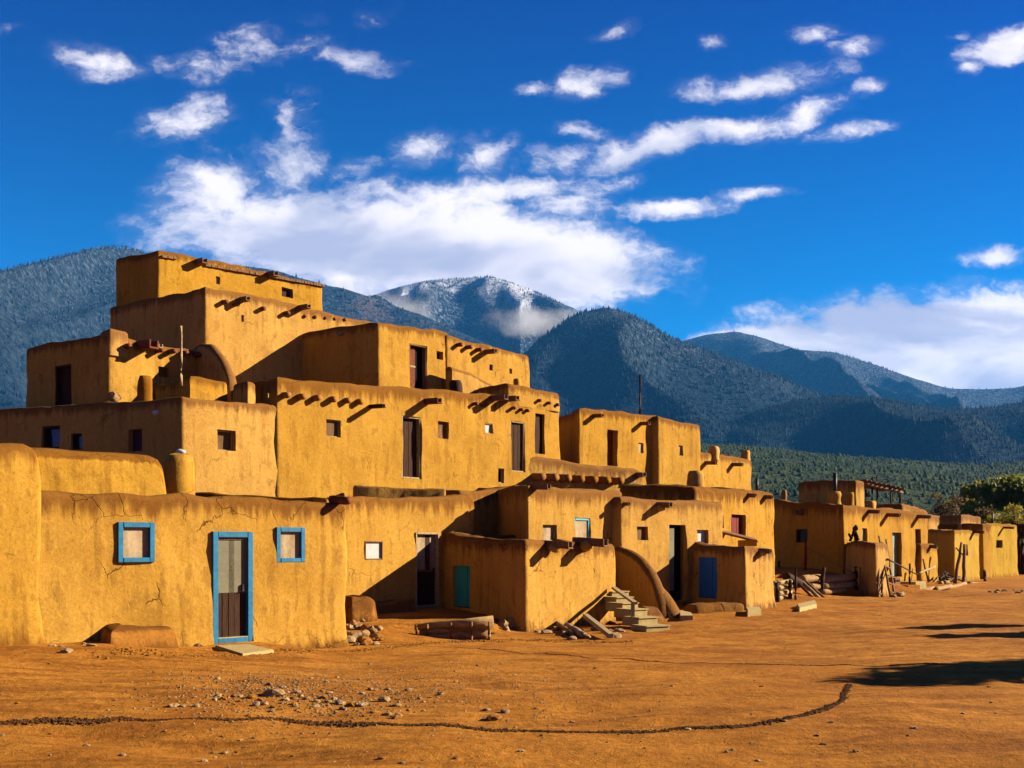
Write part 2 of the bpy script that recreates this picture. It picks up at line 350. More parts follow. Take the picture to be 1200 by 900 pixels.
def ground_mat():
    m, t, b, P = newmat('packed_earth')
    s = t.add('ShaderNodeSeparateXYZ'); t.l.new(P, s.inputs[0])
    flatP = t.mapping(P, sc=(1, 1, 0.2))
    big = t.noise(flatP, 0.22, 5, 0.6, 0.5); mid = t.noise(flatP, 1.4, 7, 0.65, 0.5); fine = t.noise(flatP, 9, 7, 0.7); gr = t.noise(flatP, 55, 4, 0.7)
    col = t.mix(t.mapr(t.math('ADD', t.math('MULTIPLY', big, .55), t.math('MULTIPLY', mid, .5)), .40, .66), rgb((0.25,0.088,0.010)), rgb((0.41,0.168,0.022)))
    # trodden, wetter tracks
    tr = t.noise(t.mapping(P, sc=(0.25, 1.3, 0.2), rot=(0,0,R(-12))), 1.5, 8, 0.65, 0.8)
    col = t.mix(t.mapr(tr, .47, .62, 0, .75, True), col, rgb((0.19,0.064,0.009)))
    gv = t.mapr(t.math('ADD', t.math('MULTIPLY', fine, .55), t.math('MULTIPLY', gr, .45)), .32, .68, .45, 1.45)
    cc = t.add('ShaderNodeCombineColor')
    for i in range(3): t.l.new(gv, cc.inputs[i])
    col = t.mix(1.0, col, cc.outputs[0], 'MULTIPLY')
    peb = t.mapr(t.noise(flatP, 30, 4, .7), .66, .72); col = t.mix(t.math('MULTIPLY', peb, .6), col, rgb((0.42,0.25,0.09)))
    # scrub grass beyond the village
    gf = t.mapr(t.math('ADD', s.outputs[1], t.math('MULTIPLY', mid, 30)), 85, 130)
    grass = t.mix(t.mapr(t.noise(P, .03, 6, .6), .4, .6), rgb((0.04,0.045,0.010)), rgb((0.11,0.08,0.02)))
    col = t.mix(gf, col, grass)
    t.l.new(col, b.inputs['Base Color'])
    h = t.math('ADD', t.math('MULTIPLY', mid, 1.2), t.math('ADD', t.math('MULTIPLY', fine, .8), t.math('MULTIPLY', gr, .32)))
    bump(t, b, h, 0.9, 0.05)
    return m
M['ground'] = ground_mat()
tag(grid_mesh('ground', GX, GY, GZ, 'ground'), None, kind='structure')

# ------------------------------------------------------------ adobe blocks
def offset_poly(P, d):
    """offset polygon inward by d (counter-clockwise corners)"""
    n = len(P); out = []
    for i in range(n):
        a, b, c = P[i-1], P[i], P[(i+1) % n]
        d1 = (b-a).normalized(); d2 = (c-b).normalized()
        n1 = Vector((-d1.y, d1.x)); n2 = Vector((-d2.y, d2.x))
        k = n1 + n2; k = k / max(1 + n1.dot(n2), 0.35)
        out.append(b + k*d)
    return out
def round_ring(P, rad, cnt, arc=4):
    n = len(P); pts = []; par = []
    L = [(P[(i+1) % n]-P[i]).length for i in range(n)]
    for i in range(n):
        a, b, c = P[i-1], P[i], P[(i+1) % n]
        r = min(rad, 0.42*L[i-1], 0.42*L[i])
        p0 = b + (a-b).normalized()*r; p1 = b + (c-b).normalized()*r
        for j in range(arc+1):
            tt = j/arc; pts.append(p0*(1-tt)**2 + b*2*tt*(1-tt) + p1*tt**2); par.append((i, 0.0))
        r2 = min(rad, 0.42*L[i], 0.42*L[(i+1) % n]); q = c + (b-c).normalized()*r2
        for j in range(1, cnt[i]):
            tt = j/cnt[i]; pts.append(p1.lerp(q, tt)); par.append((i, tt))
    return pts, par
BSEED = [0]
class House:
    def __init__(s, fl, fr, zt, label, bl=None, depth=5.0, zb=None, mat='adobe', r=0.12, name='adobe_house', cat='adobe house', rv=None,
                 group='adobe house blocks of the pueblo', amp=0.055, stain=0.55, par=0.34, step=0.26):
        BSEED[0] += 1; s.seed = BSEED[0]
        s.fl = Wp(*fl); s.fr = Wp(*fr)
        d = (s.fr - s.fl).normalized(); back = Vector((-d.y, d.x))
        s.bl = Wp(*bl) if bl else s.fl + back*depth
        s.br = s.fr + (s.bl - s.fl)
        if bl and depth > 5.0 + 1e-6: pass
        zfl, zfr = zt[0], zt[1]; zbl = zt[2] if len(zt) > 2 else zfl
        s.tz = [zfl, zfr, zfr + zbl - zfl, zbl]; s.zt = zfl
        if zb is None: zb = min(gz(*p) for p in (s.fl, s.fr)) - 0.45
        s.zb = zb; s.mat = mat; s.r = r; s.rv = rv if rv is not None else r*.62; s.amp = amp; s.stain = stain; s.par = par; s.step = step
        s.root = empty(name, (s.fl.x, s.fl.y, max(zb, gz(*s.fl)) if zb < 0.3 else zb))
        tag(s.root, label, cat, group)
        s.cuts = []; s.todo = []
    def face(s, f): return {'F': (s.fl, s.fr), 'L': (s.bl, s.fl)}[f]
    def hit(s, f, px):
        a, b = s.face(f); k = (px-600)/F; d = b-a
        t = (k*a.y - a.x) / (d.x - k*d.y)
        return a + d*t
    def nrm(s, f):
        a, b = s.face(f); d = (b-a).normalized(); return d, Vector((d.y, -d.x))
    def rect(s, f, x0, x1, y0, y1):
        p0 = s.hit(f, x0); p1 = s.hit(f, x1); pm = (p0+p1)/2
        return p0, p1, zz(y1, pm.y), zz(y0, pm.y)
    def build(s):
        P = [s.fl, s.fr, s.br, s.bl]
        cnt = [max(3, int((P[(i+1) % 4]-P[i]).length/s.step)) for i in range(4)]
        zmax = max(s.tz); H = s.zt - s.zb
        rr = min(s.r, 0.3*H)
        # profile: (height fraction of the wall below the rounding, z drop below top, inset)
        prof = []
        nz = max(3, int((H-rr)/s.step))
        for i in range(nz+1): prof.append((i/nz, None, 0.0))
        for j in range(1, 5):
            a = j/4*math.pi/2; prof.append((None, -rr+rr*math.sin(a), rr*(1-math.cos(a))))
        pw = min(s.par, 0.3*min((P[1]-P[0]).length, (P[3]-P[0]).length))
        if pw > rr*1.2:
            prof.append((None, 0.0, pw)); prof.append((None, -0.06, pw+0.05)); prof.append((None, -min(0.35, H*.4), pw+0.07))
        bm = bmesh.new(); st = bm.verts.layers.float.new('stain'); rings = []
        so = Vector((s.seed*7.3, s.seed*3.1, s.seed*1.7))
        for (fz, dz, ins) in prof:
            Q = offset_poly(P, ins) if ins else P
            pts, par = round_ring(Q, max(s.rv - ins*0.5, 0.025), cnt)
            ring = []
            for p, (e, tt) in zip(pts, par):
                top = s.tz[e]*(1-tt) + s.tz[(e+1) % 4]*tt
                top += 0.09*mn.noise(Vector((p.x*.55, p.y*.55, 3))+so) + 0.055*mn.noise(Vector((p.x*2.1, p.y*2.1, 9))+so)
                z = s.zb + (top-rr-s.zb)*fz if fz is not None else top + dz
                ring.append((Vector((p.x, p.y, z)), top))
            cx = sum(v_.x for v_, _ in ring)/len(ring)
            vr = []
            n = len(ring)
            for i, (q, top) in enumerate(ring):
                a, c = ring[i-1][0], ring[(i+1) % n][0]; dd = (c-a); dd.z = 0
                nn = Vector((dd.y, -dd.x, 0)); nn = nn.normalized() if nn.length > 1e-6 else Vector((0,0,0))
                q0 = q
                inner = ins >= pw
                if not inner:
                    k = s.amp*(1.0*mn.noise(q0*0.8+so) + 0.7*mn.noise(q0*2.1+so) + .25*mn.noise(q0*5.0+so))
                    zrel = q.z - s.zb - 0.45
                    if s.zb < 0.3: k += 0.07*math.exp(-max(zrel, 0)/0.18)
                    k += 0.012*(top - q.z)
                    q = q0 + nn*k
                v_ = bm.verts.new(q)
                dist = top - q0.z
                sv_ = max(0.0, 1 - dist/(s.stain*1.35)) if not inner else 1.0
                if s.zb < 0.3: sv_ = max(sv_, 0.9*math.exp(-max(q.z - s.zb - 0.45, 0)/0.16))
                v_[st] = sv_
                vr.append(v_)
            rings.append(vr)
        for a, b in zip(rings, rings[1:]):
            n = len(a)
            for i in range(n):
                j = (i+1) % n
                bm.faces.new((a[i], a[j], b[j], b[i]))
        for ring, flip in ((rings[0], True), (rings[-1], False)):
            c = sum((x.co for x in ring), Vector())/len(ring); cv = bm.verts.new(c); cv[st] = 1.0
            n = len(ring)
            for i in range(n):
                j = (i+1) % n
                bm.faces.new((ring[j], ring[i], cv) if flip else (ring[i], ring[j], cv))
        for f in bm.faces: f.smooth = True
        w_ = obj('wall', bm, s.mat, s.root)
        if s.cuts:
            cb_ = bmesh.new()
            for c in s.cuts:
                vs = [cb_.verts.new(p) for p in c]
                for f in ((3,2,1,0),(4,5,6,7),(0,1,5,4),(1,2,6,5),(2,3,7,6),(3,0,4,7)): cb_.faces.new([vs[i] for i in f])
            bmesh.ops.recalc_face_normals(cb_, faces=cb_.faces)
            cm = bpy.data.meshes.new('cutter'); cb_.to_mesh(cm); cb_.free()
            co = bpy.data.objects.new('cutter', cm); C.objects.link(co)
            md = w_.modifiers.new('b', 'BOOLEAN'); md.operation = 'DIFFERENCE'; md.object = co; md.solver = 'EXACT'
            dg = bpy.context.evaluated_depsgraph_get(); dg.update()
            nm = bpy.data.meshes.new_from_object(w_.evaluated_get(dg))
            if len(nm.polygons) > 10:
                w_.modifiers.clear(); old = w_.data; w_.data = nm; nm.name = 'wall'; bpy.data.meshes.remove(old)
            else: w_.modifiers.clear()
            bpy.data.objects.remove(co); bpy.data.meshes.remove(cm)
        try: w_.data.set_sharp_from_angle(angle=R(50))
        except Exception: pass
        for fn in s.todo: fn()
        return s
    def cut(s, f, p0, p1, z0, z1, dep):
        d, n = s.nrm(f)
        c = []
        for base in (n*0.5, n*(-dep)):
            for (p, z) in ((p0, z0), (p1, z0), (p1, z1), (p0, z1)):
                q = p + base; c.append(Vector((q.x, q.y, z)))
        s.cuts.append(c)
    def opening(s, kind, f, x0, x1, y0, y1, panel, frame=None, fw=0.08, rec=0.11, proud=0.03, label=None, planks=1, handle=False, glazing=None, inset=0.0, lintel=False):
        p0, p1, z0, z1 = s.rect(f, x0, x1, y0, y1); d, n = s.nrm(f)
        s.cut(f, p0, p1, z0, z1, rec + 0.12)
        def go():
            d3 = Vector((d.x, d.y, 0)); n3 = Vector((n.x, n.y, 0)); up = Vector((0,0,1))
            wdt = (p1-p0).length; h = z1-z0
            O = Vector((p0.x, p0.y, z0))
            def pt(a, b, c): return O + d3*a + up*b + n3*c
            m0 = fw if frame else 0.0
            bm = bmesh.new()
            ia, ib = m0*0.9, wdt - m0*0.9; ha, hb = (m0*0.9 if kind == 'window' else 0.02), h - m0*0.9
            for i in range(planks):
                a = ia + (ib-ia)*i/planks + (0.006 if planks > 1 else 0); b = ia + (ib-ia)*(i+1)/planks - (0.006 if planks > 1 else 0)
                q = 0.006*((i*7) % 3)
                bx(bm, pt(a, ha, -rec-0.04), d3*(b-a), n3*(0.04+q), up*(hb-ha))
            if planks > 1: bx(bm, pt(ia, ha, -rec-0.06), d3*(ib-ia), n3*0.018, up*(hb-ha))
            po = obj(kind, bm, panel, s.root)
            if label: po['label'] = label
            if frame:
                bm = bmesh.new(); dd = rec + proud
                ft = frame
                for (a, b, wa, hb_) in ((0, 0, m0, h), (wdt-m0, 0, m0, h), (m0, h-m0, wdt-2*m0, m0)) + (((m0, 0, wdt-2*m0, m0*0.9),) if True else ()):
                    k = 0.004*((int(a*100)+int(b*50)) % 3)
                    bx(bm, pt(a, b, -rec), d3*wa, n3*(dd+k), up*hb_)
                bmesh.ops.bevel(bm, geom=bm.edges[:], offset=min(0.008, m0*.2), segments=1, affect='EDGES')
                fo = obj('frame', bm, ft, po)
            if glazing == 'mullion':
                bm = bmesh.new(); bx(bm, pt(wdt*.5-.015, m0, -rec+.01), d3*.03, n3*.03, up*(h-2*m0)); bx(bm, pt(m0, h*.52, -rec+.012), d3*(wdt-2*m0), n3*.025, up*.03)
                obj('mullion', bm, frame or 'wood_pale', po)
            if handle:
                bm = bmesh.new(); bx(bm, pt(wdt-m0-0.09, h*.46, -rec), d3*.03, n3*.06, up*.12); obj('handle', bm, 'metal', po)
            if callable(inset): inset(pt, wdt, h, m0, rec, po)
        s.todo.append(go); return s
    def viga(s, f, px, py, L=0.25, r=0.075, mat='wood_red', name='viga'):
        def go():
            p = s.hit(f, px); d, n = s.nrm(f); z = zz(py, p.y)
            a = Vector((p.x - n.x*.3, p.y - n.y*.3, z+.02)); b = Vector((p.x + n.x*L, p.y + n.y*L, z-.02))
            bm = bmesh.new(); tube(bm, [a, b], [r, r*.92], 9, r*.06, s.seed+px); obj(name, bm, mat, s.root, True)
        s.todo.append(go); return s
    def canale(s, f, px, py, L=0.5, wd=0.16, mat='wood_red', mud=False, tilt=0.06):
        """roof drain spout: an open wooden trough"""
        def go():
            p = s.hit(f, px); d, n = s.nrm(f); z = zz(py, p.y)
            d3 = Vector((d.x, d.y, 0)); n3 = Vector((n.x, n.y, 0)); up = Vector((0,0,1))
            dir_ = (n3 - up*tilt).normalized(); q = dir_.cross(d3).normalized()
            if q.z < 0: q = -q
            O = Vector((p.x, p.y, z)) - n3*0.25
            bm = bmesh.new(); LL = L + 0.25; t = wd*.2
            bx(bm, O - d3*wd/2 - q*wd*.4, d3*wd, dir_*LL, q*t)
            bx(bm, O - d3*(wd/2) - q*(wd*.4) + q*t, d3*t, dir_*(LL*.98), q*(wd*.62))
            bx(bm, O + d3*(wd/2-t) - q*(wd*.4) + q*t, d3*t, dir_*(LL*.97), q*(wd*.62))
            bmesh.ops.bevel(bm, geom=bm.edges[:], offset=t*.25, segments=1, affect='EDGES')
            o = obj('canale', bm, mat, s.root)
            if mud:
                bm = bmesh.new(); rock_bm(bm, O + n3*(.25+L*.18) - q*wd*.5, wd*.8, s.seed+int(px), .7); obj('mud_collar', bm, s.mat, o, True)
        s.todo.append(go); return s
    def chimney(s, px, py_top, Y, r, h, square=False, mat=None):
        def go():
            p = Wp(px, Y); zt = zz(py_top, Y); bm = bmesh.new(); rings = []
            n = 14; k = 8
            for j in range(k+1):
                t = j/k; z = zt - h + h*t; rr = r*(1.12-.15*t) if t < .95 else r*.8
                ring = []
                for i in range(n):
                    a = 2*math.pi*i/n; q = rr
                    if square: q = rr/ max(abs(math.cos(a+.7)), abs(math.sin(a+.7)))**.8
                    v_ = Vector((p.x+q*math.cos(a), p.y+q*math.sin(a), z)); v_ += (v_-Vector((p.x, p.y, z)))*.25*mn.noise(v_*3)
                    ring.append(bm.verts.new(v_))
                rings.append(ring)
            ring = [bm.verts.new(Vector((p.x, p.y, zt-.12)) + (x.co-Vector((p.x, p.y, x.co.z)))*.72) for x in rings[-1]]
            ring2 = [bm.verts.new(x.co + Vector((0,0,.125))) for x in ring]
            rings.append(ring2); rings.append(ring)
            for a, b in zip(rings, rings[1:]):
                for i in range(n): bm.faces.new((a[i], a[(i+1) % n], b[(i+1) % n], b[i]))
            bm.faces.new(rings[-1]); bm.faces.new(rings[0][::-1])
            obj('chimney', bm, mat or s.mat, s.root, True)
        s.todo.append(go); return s
    def pipe(s, px, y0, y1, Y, r=0.06, mat='metal'):
        def go():
            p = Wp(px, Y); bm = bmesh.new(); tube(bm, [(p.x, p.y, zz(y1, Y)-.3), (p.x, p.y, zz(y0, Y))], [r, r], 10)
            obj('stove_pipe', bm, mat, s.root, True)
        s.todo.append(go); return s
def bx(bm, o, a, b, c):
    """box from corner o and three edge vectors"""
    vs = [bm.verts.new(o + a*i + b*j + c*k) for k in (0, 1) for (i, j) in ((0,0),(1,0),(1,1),(0,1))]
    fs = [bm.faces.new([vs[i] for i in f]) for f in ((3,2,1,0),(4,5,6,7),(0,1,5,4),(1,2,6,5),(2,3,7,6),(3,0,4,7))]
    if a.cross(b).dot(c) < 0: bmesh.ops.reverse_faces(bm, faces=fs)

# ---- ground-level houses, left to right
House((-190,13.0), (47,14.75), (3.05,3.12), 'plain windowless adobe block with rounded top, at the far left edge of the photo', depth=6, r=0.30, rv=.06, stain=.35).build()

def screen_door(pt, wdt, h, m0, rec, po):
    d3 = pt(1,0,0)-pt(0,0,0); up = Vector((0,0,1)); n3 = pt(0,0,1)-pt(0,0,0)
    bm = bmesh.new(); bx(bm, pt(m0*1.25, h*.45, -rec), d3*(wdt-2.5*m0), n3*.012, up*(h*.55-m0*1.5)); obj('screen', bm, 'screen', po)
    bm = bmesh.new()
    bx(bm, pt(m0*.9, h*.44, -rec), d3*(m0*.35), n3*.03, up*(h*.56-m0)); bx(bm, pt(wdt-m0*1.25, h*.44, -rec), d3*(m0*.35), n3*.031, up*(h*.56-m0))
    bx(bm, pt(m0*1.25, h-m0*1.4, -rec), d3*(wdt-2.5*m0), n3*.029, up*m0*.5)
    obj('stile', bm, 'wood', po)
    bm = bmesh.new(); bx(bm, pt(m0, .0, -rec), d3*(wdt-2*m0), n3*(rec+.05), up*.10); obj('sill', bm, 'slab', po)
h = House((36,14.75), (406,18.6), (2.47,2.46), 'low front adobe house with blue framed door between two blue framed windows', depth=5.2, mat='adobe3', stain=.42, step=.2)
h.opening('window', 'F', 137, 180, 612, 659, 'curtain', 'blue', .085, .015, .05)
h.opening('door', 'F', 248, 295, 623, 753, 'wood_dark', 'blue', .10, .03, .05, planks=5, handle=True, inset=screen_door)
h.opening('window', 'F', 322.5, 356, 618, 659, 'curtain', 'blue', .085, .015, .05)
h.viga('F', 399, 586, .28, .08, 'wood_red')
h.build()

h = House((392,23.4), (556,26.85), (2.75,2.99), 'adobe house with small white window board and tall weathered screen door', depth=4.0, stain=.45)
h.opening('window', 'F', 427, 448, 634, 656, 'white', 'wood', .035, .02, .03)
def half(pt, wdt, hh, m0, rec, po):
    d3 = pt(1,0,0)-pt(0,0,0); up = Vector((0,0,1)); n3 = pt(0,0,1)-pt(0,0,0)
    bm = bmesh.new(); bx(bm, pt(m0*1.2, hh*.50, -rec), d3*(wdt-2.4*m0), n3*.012, up*(hh*.5-m0*1.5)); obj('screen', bm, 'curtain', po)
    bm = bmesh.new(); bx(bm, pt(m0, hh*.47, -rec), d3*(wdt-2*m0), n3*.03, up*.05); obj('rail', bm, 'wood', po)
h.opening('door', 'F', 486.5, 514, 624, 711, 'wood_dark', 'wood_pale', .05, .10, .03, planks=4, handle=True, inset=half)
h.build()

House((538,28.8), (604,30.6), (3.30,3.42), 'shaded adobe wall block set back in the gap right of the screen door house', depth=3, zb=0).build()

h = House((615,23), (721,25.8), (1.78,1.69,1.95), 'low projecting adobe room with turquoise door in its shaded side and two big roof spouts', bl=(518,26), mat='adobe3', r=.13, stain=.4)
h.opening('door', 'L', 532, 551.5, 663, 712, 'turquoise', None, .05, .04, planks=4)
h.canale('F', 645, 637, .62, .20, 'wood', True); h.canale('F', 683, 634, .72, .24, 'wood', True)
h.build()

h = House((618,26.5), (729,29.4), (3.24,3.26,3.42), 'two storey adobe block with light blue framed window above the low two spout room', bl=(574,31), stain=.5)
h.opening('window', 'F', 636, 653, 615, 634, 'curtain', 'wood_pale', .03, .12, -.07)
h.opening('window', 'F', 673.5, 692, 607, 638, 'curtain', 'blue_light', .07, .06, -.03)
h.canale('F', 628, 570, .5, .17, 'wood')
h.viga('F', 722, 590, .22, .07)
h.build()

h = House((727,28.8), (847,32.2), (3.06,3.06), 'adobe house front with pale half open door behind the curved stair wall', depth=3.2, stain=.4)
h.opening('window', 'F', 747, 760, 617, 633, 'brownboard', None, .03, .14)
def dark_half(pt, wdt, hh, m0, rec, po):
    d3 = pt(1,0,0)-pt(0,0,0); up = Vector((0,0,1)); n3 = pt(0,0,1)-pt(0,0,0)
    bm = bmesh.new(); bx(bm, pt(wdt*.05, .3, -rec), d3*(wdt*.5), n3*.05, up*(hh-.4)); obj('leaf', bm, 'screen', po)
h.opening('door', 'F', 784, 804, 615, 704, 'black', None, .05, .22, inset=dark_half)
h.opening('window', 'F', 816.5, 829, 621, 637, 'white', None, .03, .10)
h.canale('F', 772, 591, .48, .2, 'wood', True); h.canale('F', 732, 590, .2, .12, 'wood')
h.build()

h = House((815,32.3), (908,36.9), (3.58,3.72,3.70), 'adobe block with a dark red doorway beside a deep shaded roof edge', bl=(725,33.2), mat='adobe3', stain=.6, r=.2)
h.opening('door', 'F', 857, 873, 603, 629, 'red', None, .05, .16, planks=3)
h.opening('window', 'F', 844.5, 849, 604, 619, 'black', None, .05, .16)
h.canale('F', 877, 580, .3, .17, 'wood'); h.canale('F', 897, 582, .3, .17, 'wood')
h.chimney(815, 552, 34.5, .3, 1.0)
h.pipe(887, 560, 570, 38, .06)
h.build()

h = House((873,28.7), (907,30.2), (1.62,1.55,1.73), 'small projecting adobe room with a deep blue door in its shaded side', bl=(804,31.4), mat='adobe3', r=.14, stain=.4)
h.opening('door', 'L', 819, 841, 653, 701, 'blue_deep', None, .05, .0, planks=4)
h.canale('F', 891, 645, .35, .17, 'wood', True)
h.build()

# ---- right-hand group of houses
h = House((988,41), (1087,47.5), (3.37,3.27,3.80), 'separate adobe house with pale green door and wide shaded side, right of the log fence', bl=(899,46.5), stain=.6)
h.opening('window', 'F', 1010, 1016, 619, 635, 'green', None, .05, .12)
h.opening('door', 'F', 1046, 1056, 624, 676, 'green', None, .05, .2, inset=None)
h.opening('door', 'F', 1072, 1079, 620, 652, 'wood_dark', None, .05, .2)
h.opening('window', 'L', 933, 946, 620, 636, 'glass', 'wood_dark', .05, .1, 0)
h.canale('F', 1018, 599, .5, .2, 'wood'); h.canale('F', 1040, 603, .6, .2, 'wood'); h.canale('F', 1076, 605, .6, .2, 'wood')
h.canale('L', 940, 600, .3, .3, 'wood')
h.chimney(978, 576, 43, .28, 1.1); h.pipe(978.5, 554, 578, 43, .09)
h.chimney(996, 577, 44.5, .17, 1.0); h.chimney(919, 574, 46, .10, .9, True, 'wood'); h.chimney(1020, 587, 43.6, .2, .6, True)
h.build()
h = House((1025,38), (1041,38.8), (1.73,1.7,1.88), 'narrow adobe porch block in front of the pale green door house', bl=(991,41), r=.1, stain=.3)
h.build()
House((1079,46.4), (1099.5,48), (1.78,1.70), 'little adobe annexe at the right end of the pale green door house', depth=2.5, r=.15).canale('F', 1090, 640, .35, .2, 'wood').build()
House((1003,47), (1013,47.7), (4.72,4.70,4.85), 'dark upper adobe room on the roof beside the stove pipe', bl=(935,49), zb=2.6, r=.12).build()
House((1057,46.6), (1088,49.5), (3.6,3.5), 'low adobe parapet hump on the roof right of the pole shelter', depth=1.2, zb=2.4, r=.15).build()
h = House((1118,51), (1148,53.6), (2.50,2.45,2.55), 'yellow adobe room with slit window next to the tall leaning poles', bl=(1086,54), mat='adobe2', r=.12, stain=.25)
h.opening('window', 'F', 1130.5, 1134.5, 638, 651, 'black', None, .05, .16)
h.canale('F', 1142, 623, .5, .17, 'wood_red')
h.build()
House((1152,55.2), (1162,55.8), (2.88,2.88,2.92), 'dark shaded adobe block just behind the yellow room with the slit window', bl=(1086,57.5), r=.12).build()
h = House((1155,57.3), (1192.5,60.3), (2.98,2.96,2.95), 'rightmost yellow adobe house with one small square window', bl=(1147,59.5), mat='adobe2', r=.12, stain=.25)
h.opening('window', 'F', 1167, 1174, 633, 642, 'brownboard', None, .05, .2)
h.canale('F', 1176, 618, .6, .15, 'wood_red'); h.pipe(1163, 601, 613, 59, .06)
h.build()
House((1126,56), (1149,57.8), (3.42,3.40,3.44), 'small adobe roof hut with dark left side near the right end', bl=(1101,57.5), zb=2, r=.1).build()
House((1087,54.8), (1101,56), (3.45,3.4), 'small adobe parapet left of the dark roof hut', depth=1.5, zb=2, r=.1).build()

# ---- second level
h = House((213,24), (334,26.15), (5.24,5.26,5.30), 'second storey adobe block with long shaded left side and one square window in its front', bl=(-207,29.5), zb=1.2, stain=.3)
h.opening('window', 'L', 49, 70, 499, 526, 'glass', 'wood_dark', .06, .16, -.05)
h.opening('window', 'L', 83, 97, 508, 527, 'glass', 'wood_dark', .04, .14, -.05)
h.opening('window', 'L', 151, 167, 503, 529, 'purple', None, .06, .14)
h.opening('window', 'F', 254.5, 276, 504, 528, 'brownboard', 'wood_pale', .035, .18, -.13)
h.chimney(170, 441, 25.6, .18, .9, False, 'mud'); h.chimney(314, 461, 24.0, .02, .1)
h.build()
h = House((324,25.93), (656.5,34.0), (6.03,6.66,6.08), 'long second storey wall with a row of viga stubs and a tall dark double door', bl=(238,29.4), zb=1.2, stain=.5)
h.opening('window', 'F', 382, 399, 492, 512, 'brownboard', 'wood_pale', .03, .10, -.05)
h.opening('door', 'F', 471, 493.5, 488, 561, 'wood_dark', 'wood_pale', .055, .15, -.02, planks=2, handle=True)
h.opening('window', 'F', 513, 526, 494, 514, 'wood', None, .03, .12)
h.opening('window', 'F', 568, 577, 496, 508, 'white', 'wood_pale', .03, .06, -.02)
h.opening('window', 'F', 583, 590, 549, 566, 'black', 'wood_pale', .03, .10, -.03)
for i, px in enumerate((333, 351, 369, 387, 404, 418)): h.viga('F', px, 463+i*1.6, .22, .09, 'mud')
h.canale('F', 434, 476, .62, .13, 'wood_dark'); h.canale('F', 500, 470, .6, .2, 'wood_red')
for px, py in ((556,473),(565,475)): h.viga('F', px, py, .14, .06)
h.canale('F', 578, 466, .6, .2, 'wood')
h.chimney(534, 446, 31.5, .2, .6, False, 'wood_dark'); h.chimney(504, 457, 30.3, .10, .5, True)
h.opening('door', 'F', 598.5, 615, 494, 553, 'wood_dark', 'wood_pale', .045, .10, -.02, planks=3)
h.opening('window', 'F', 626.5, 638, 485, 532, 'wood_dark', None, .04, .10)
for px, py in ((600,478),(609,480),(616,481),(630,469),(641,472),(651,474)): h.viga('F', px, py, .15, .06)
h.canale('F', 594, 467, .5, .2, 'wood'); h.chimney(606, 444, 34, .12, .5, True)
h.build()
House((594,32.15), (656.5,33.95), (6.92,6.84), 'raised adobe parapet along the right end of the long second storey wall', depth=1.5, zb=6.2, r=.1, rv=.12, stain=.3).build()
h = House((617,32.78), (753,35.5), (4.62,4.30), 'long low adobe terrace wall with a row of mud covered beam ends', depth=2.2, zb=1.5, r=.13, stain=.5)
for i in range(7): h.viga('F', 626+i*15.3, 559+i*.8, .5, .14, 'mud')
h.canale('F', 747, 556, .4, .2, 'wood')
h.build()
h = House((678,34.2), (773,37.3), (6.42,6.50,6.45), 'third tier adobe block with a narrow dark doorway and dark recessed left side', bl=(646,38.5), zb=2, stain=.35)
h.opening('door', 'F', 711.5, 723.5, 504, 546, 'wood_red', None, .05, .22, inset=lambda pt, wd, hh, m0, rec, po: None)
h.opening('window', 'F', 748, 754, 519, 531, 'curtain', None, .03, .06)
h.canale('F', 696, 487, .42, .15, 'wood'); h.canale('F', 751, 496, .42, .15, 'wood')
h.build()
h = House((771,36.8), (820.5,38.6), (6.50,6.34), 'plain adobe block with one small niche, above the red doorway', depth=3.5, zb=2, r=.13, stain=.3)
h.opening('window', 'F', 795.5, 800.5, 522, 534, 'curtain', None, .03, .08)
h.build()
h = House((817,38.8), (881,42.2), (5.30,5.32), 'adobe block with two chimney stubs and two spouts, right end of the upper tier', depth=4, zb=2, stain=.35)
h.canale('F', 827, 542, .5, .17, 'wood'); h.canale('F', 859, 544, .45, .17, 'wood')
h.chimney(837, 523, 39.8, .17, .6, True); h.chimney(874, 528, 42.2, .17, .6, True)
h.build()

# ---- upper tiers
h = House((127,27), (238.5,29.3), (7.38,7.34,7.42), 'left upper adobe room with viga stubs, one wide spout and a dark slatted door', bl=(30,28.9), zb=4, stain=.3)
h.opening('door', 'L', 65, 84, 428, 477, 'wood_dark', 'wood_dark', .06, .14, 0, planks=4)
h.opening('window', 'F', 186, 199, 430, 442, 'brownboard', 'wood', .03, .18, -.12)
for px, py in ((146,406),(184,411),(199,412),(213,414),(227,416)): h.viga('F', px, py, .28, .075)
h.canale('F', 166, 405, .65, .3, 'wood_red'); h.canale('F', 183, 405.5, .25, .14, 'wood_pale')
h.build()
House((128,26.95), (151,27.4), (7.52,7.52), 'raised corner lump of adobe on the left upper room', depth=.5, zb=6.8, r=.12).build()
h = House((240,30), (441,34.8), (9.52,9.45,9.52), 'fourth tier adobe block with a broad lit wall, viga stubs and two spouts', bl=(128,32.7), zb=4, stain=.35)
for px, py in ((262,354),(275,357),(306,362),(334,367)): h.viga('F', px, py, .2, .075)
for i, px in enumerate((357,369,381,392,404)): h.viga('F', px, 370+i*1.0, .05, .06)  # nearly flush stubs standing in for tiny holes in the wall
h.canale('F', 283, 351, .4, .17, 'wood'); h.canale('F', 353, 360, .45, .17, 'wood')
h.opening('window', 'F', 283, 286, 369, 377, 'mud', None, .03, .08)
h.build()
h = House((185,31.6), (378.5,36.2), (11.07,11.19,11.15), 'topmost adobe block of the pueblo with a thin dark drip course and one small window', bl=(135,32.9), zb=6, stain=.3)
h.opening('window', 'F', 330, 343.5, 337.5, 348.5, 'wood_dark', 'wood', .03, .16, -.1)
h.opening('window', 'F', 253, 258, 324, 333, 'curtain', None, .03, .08)
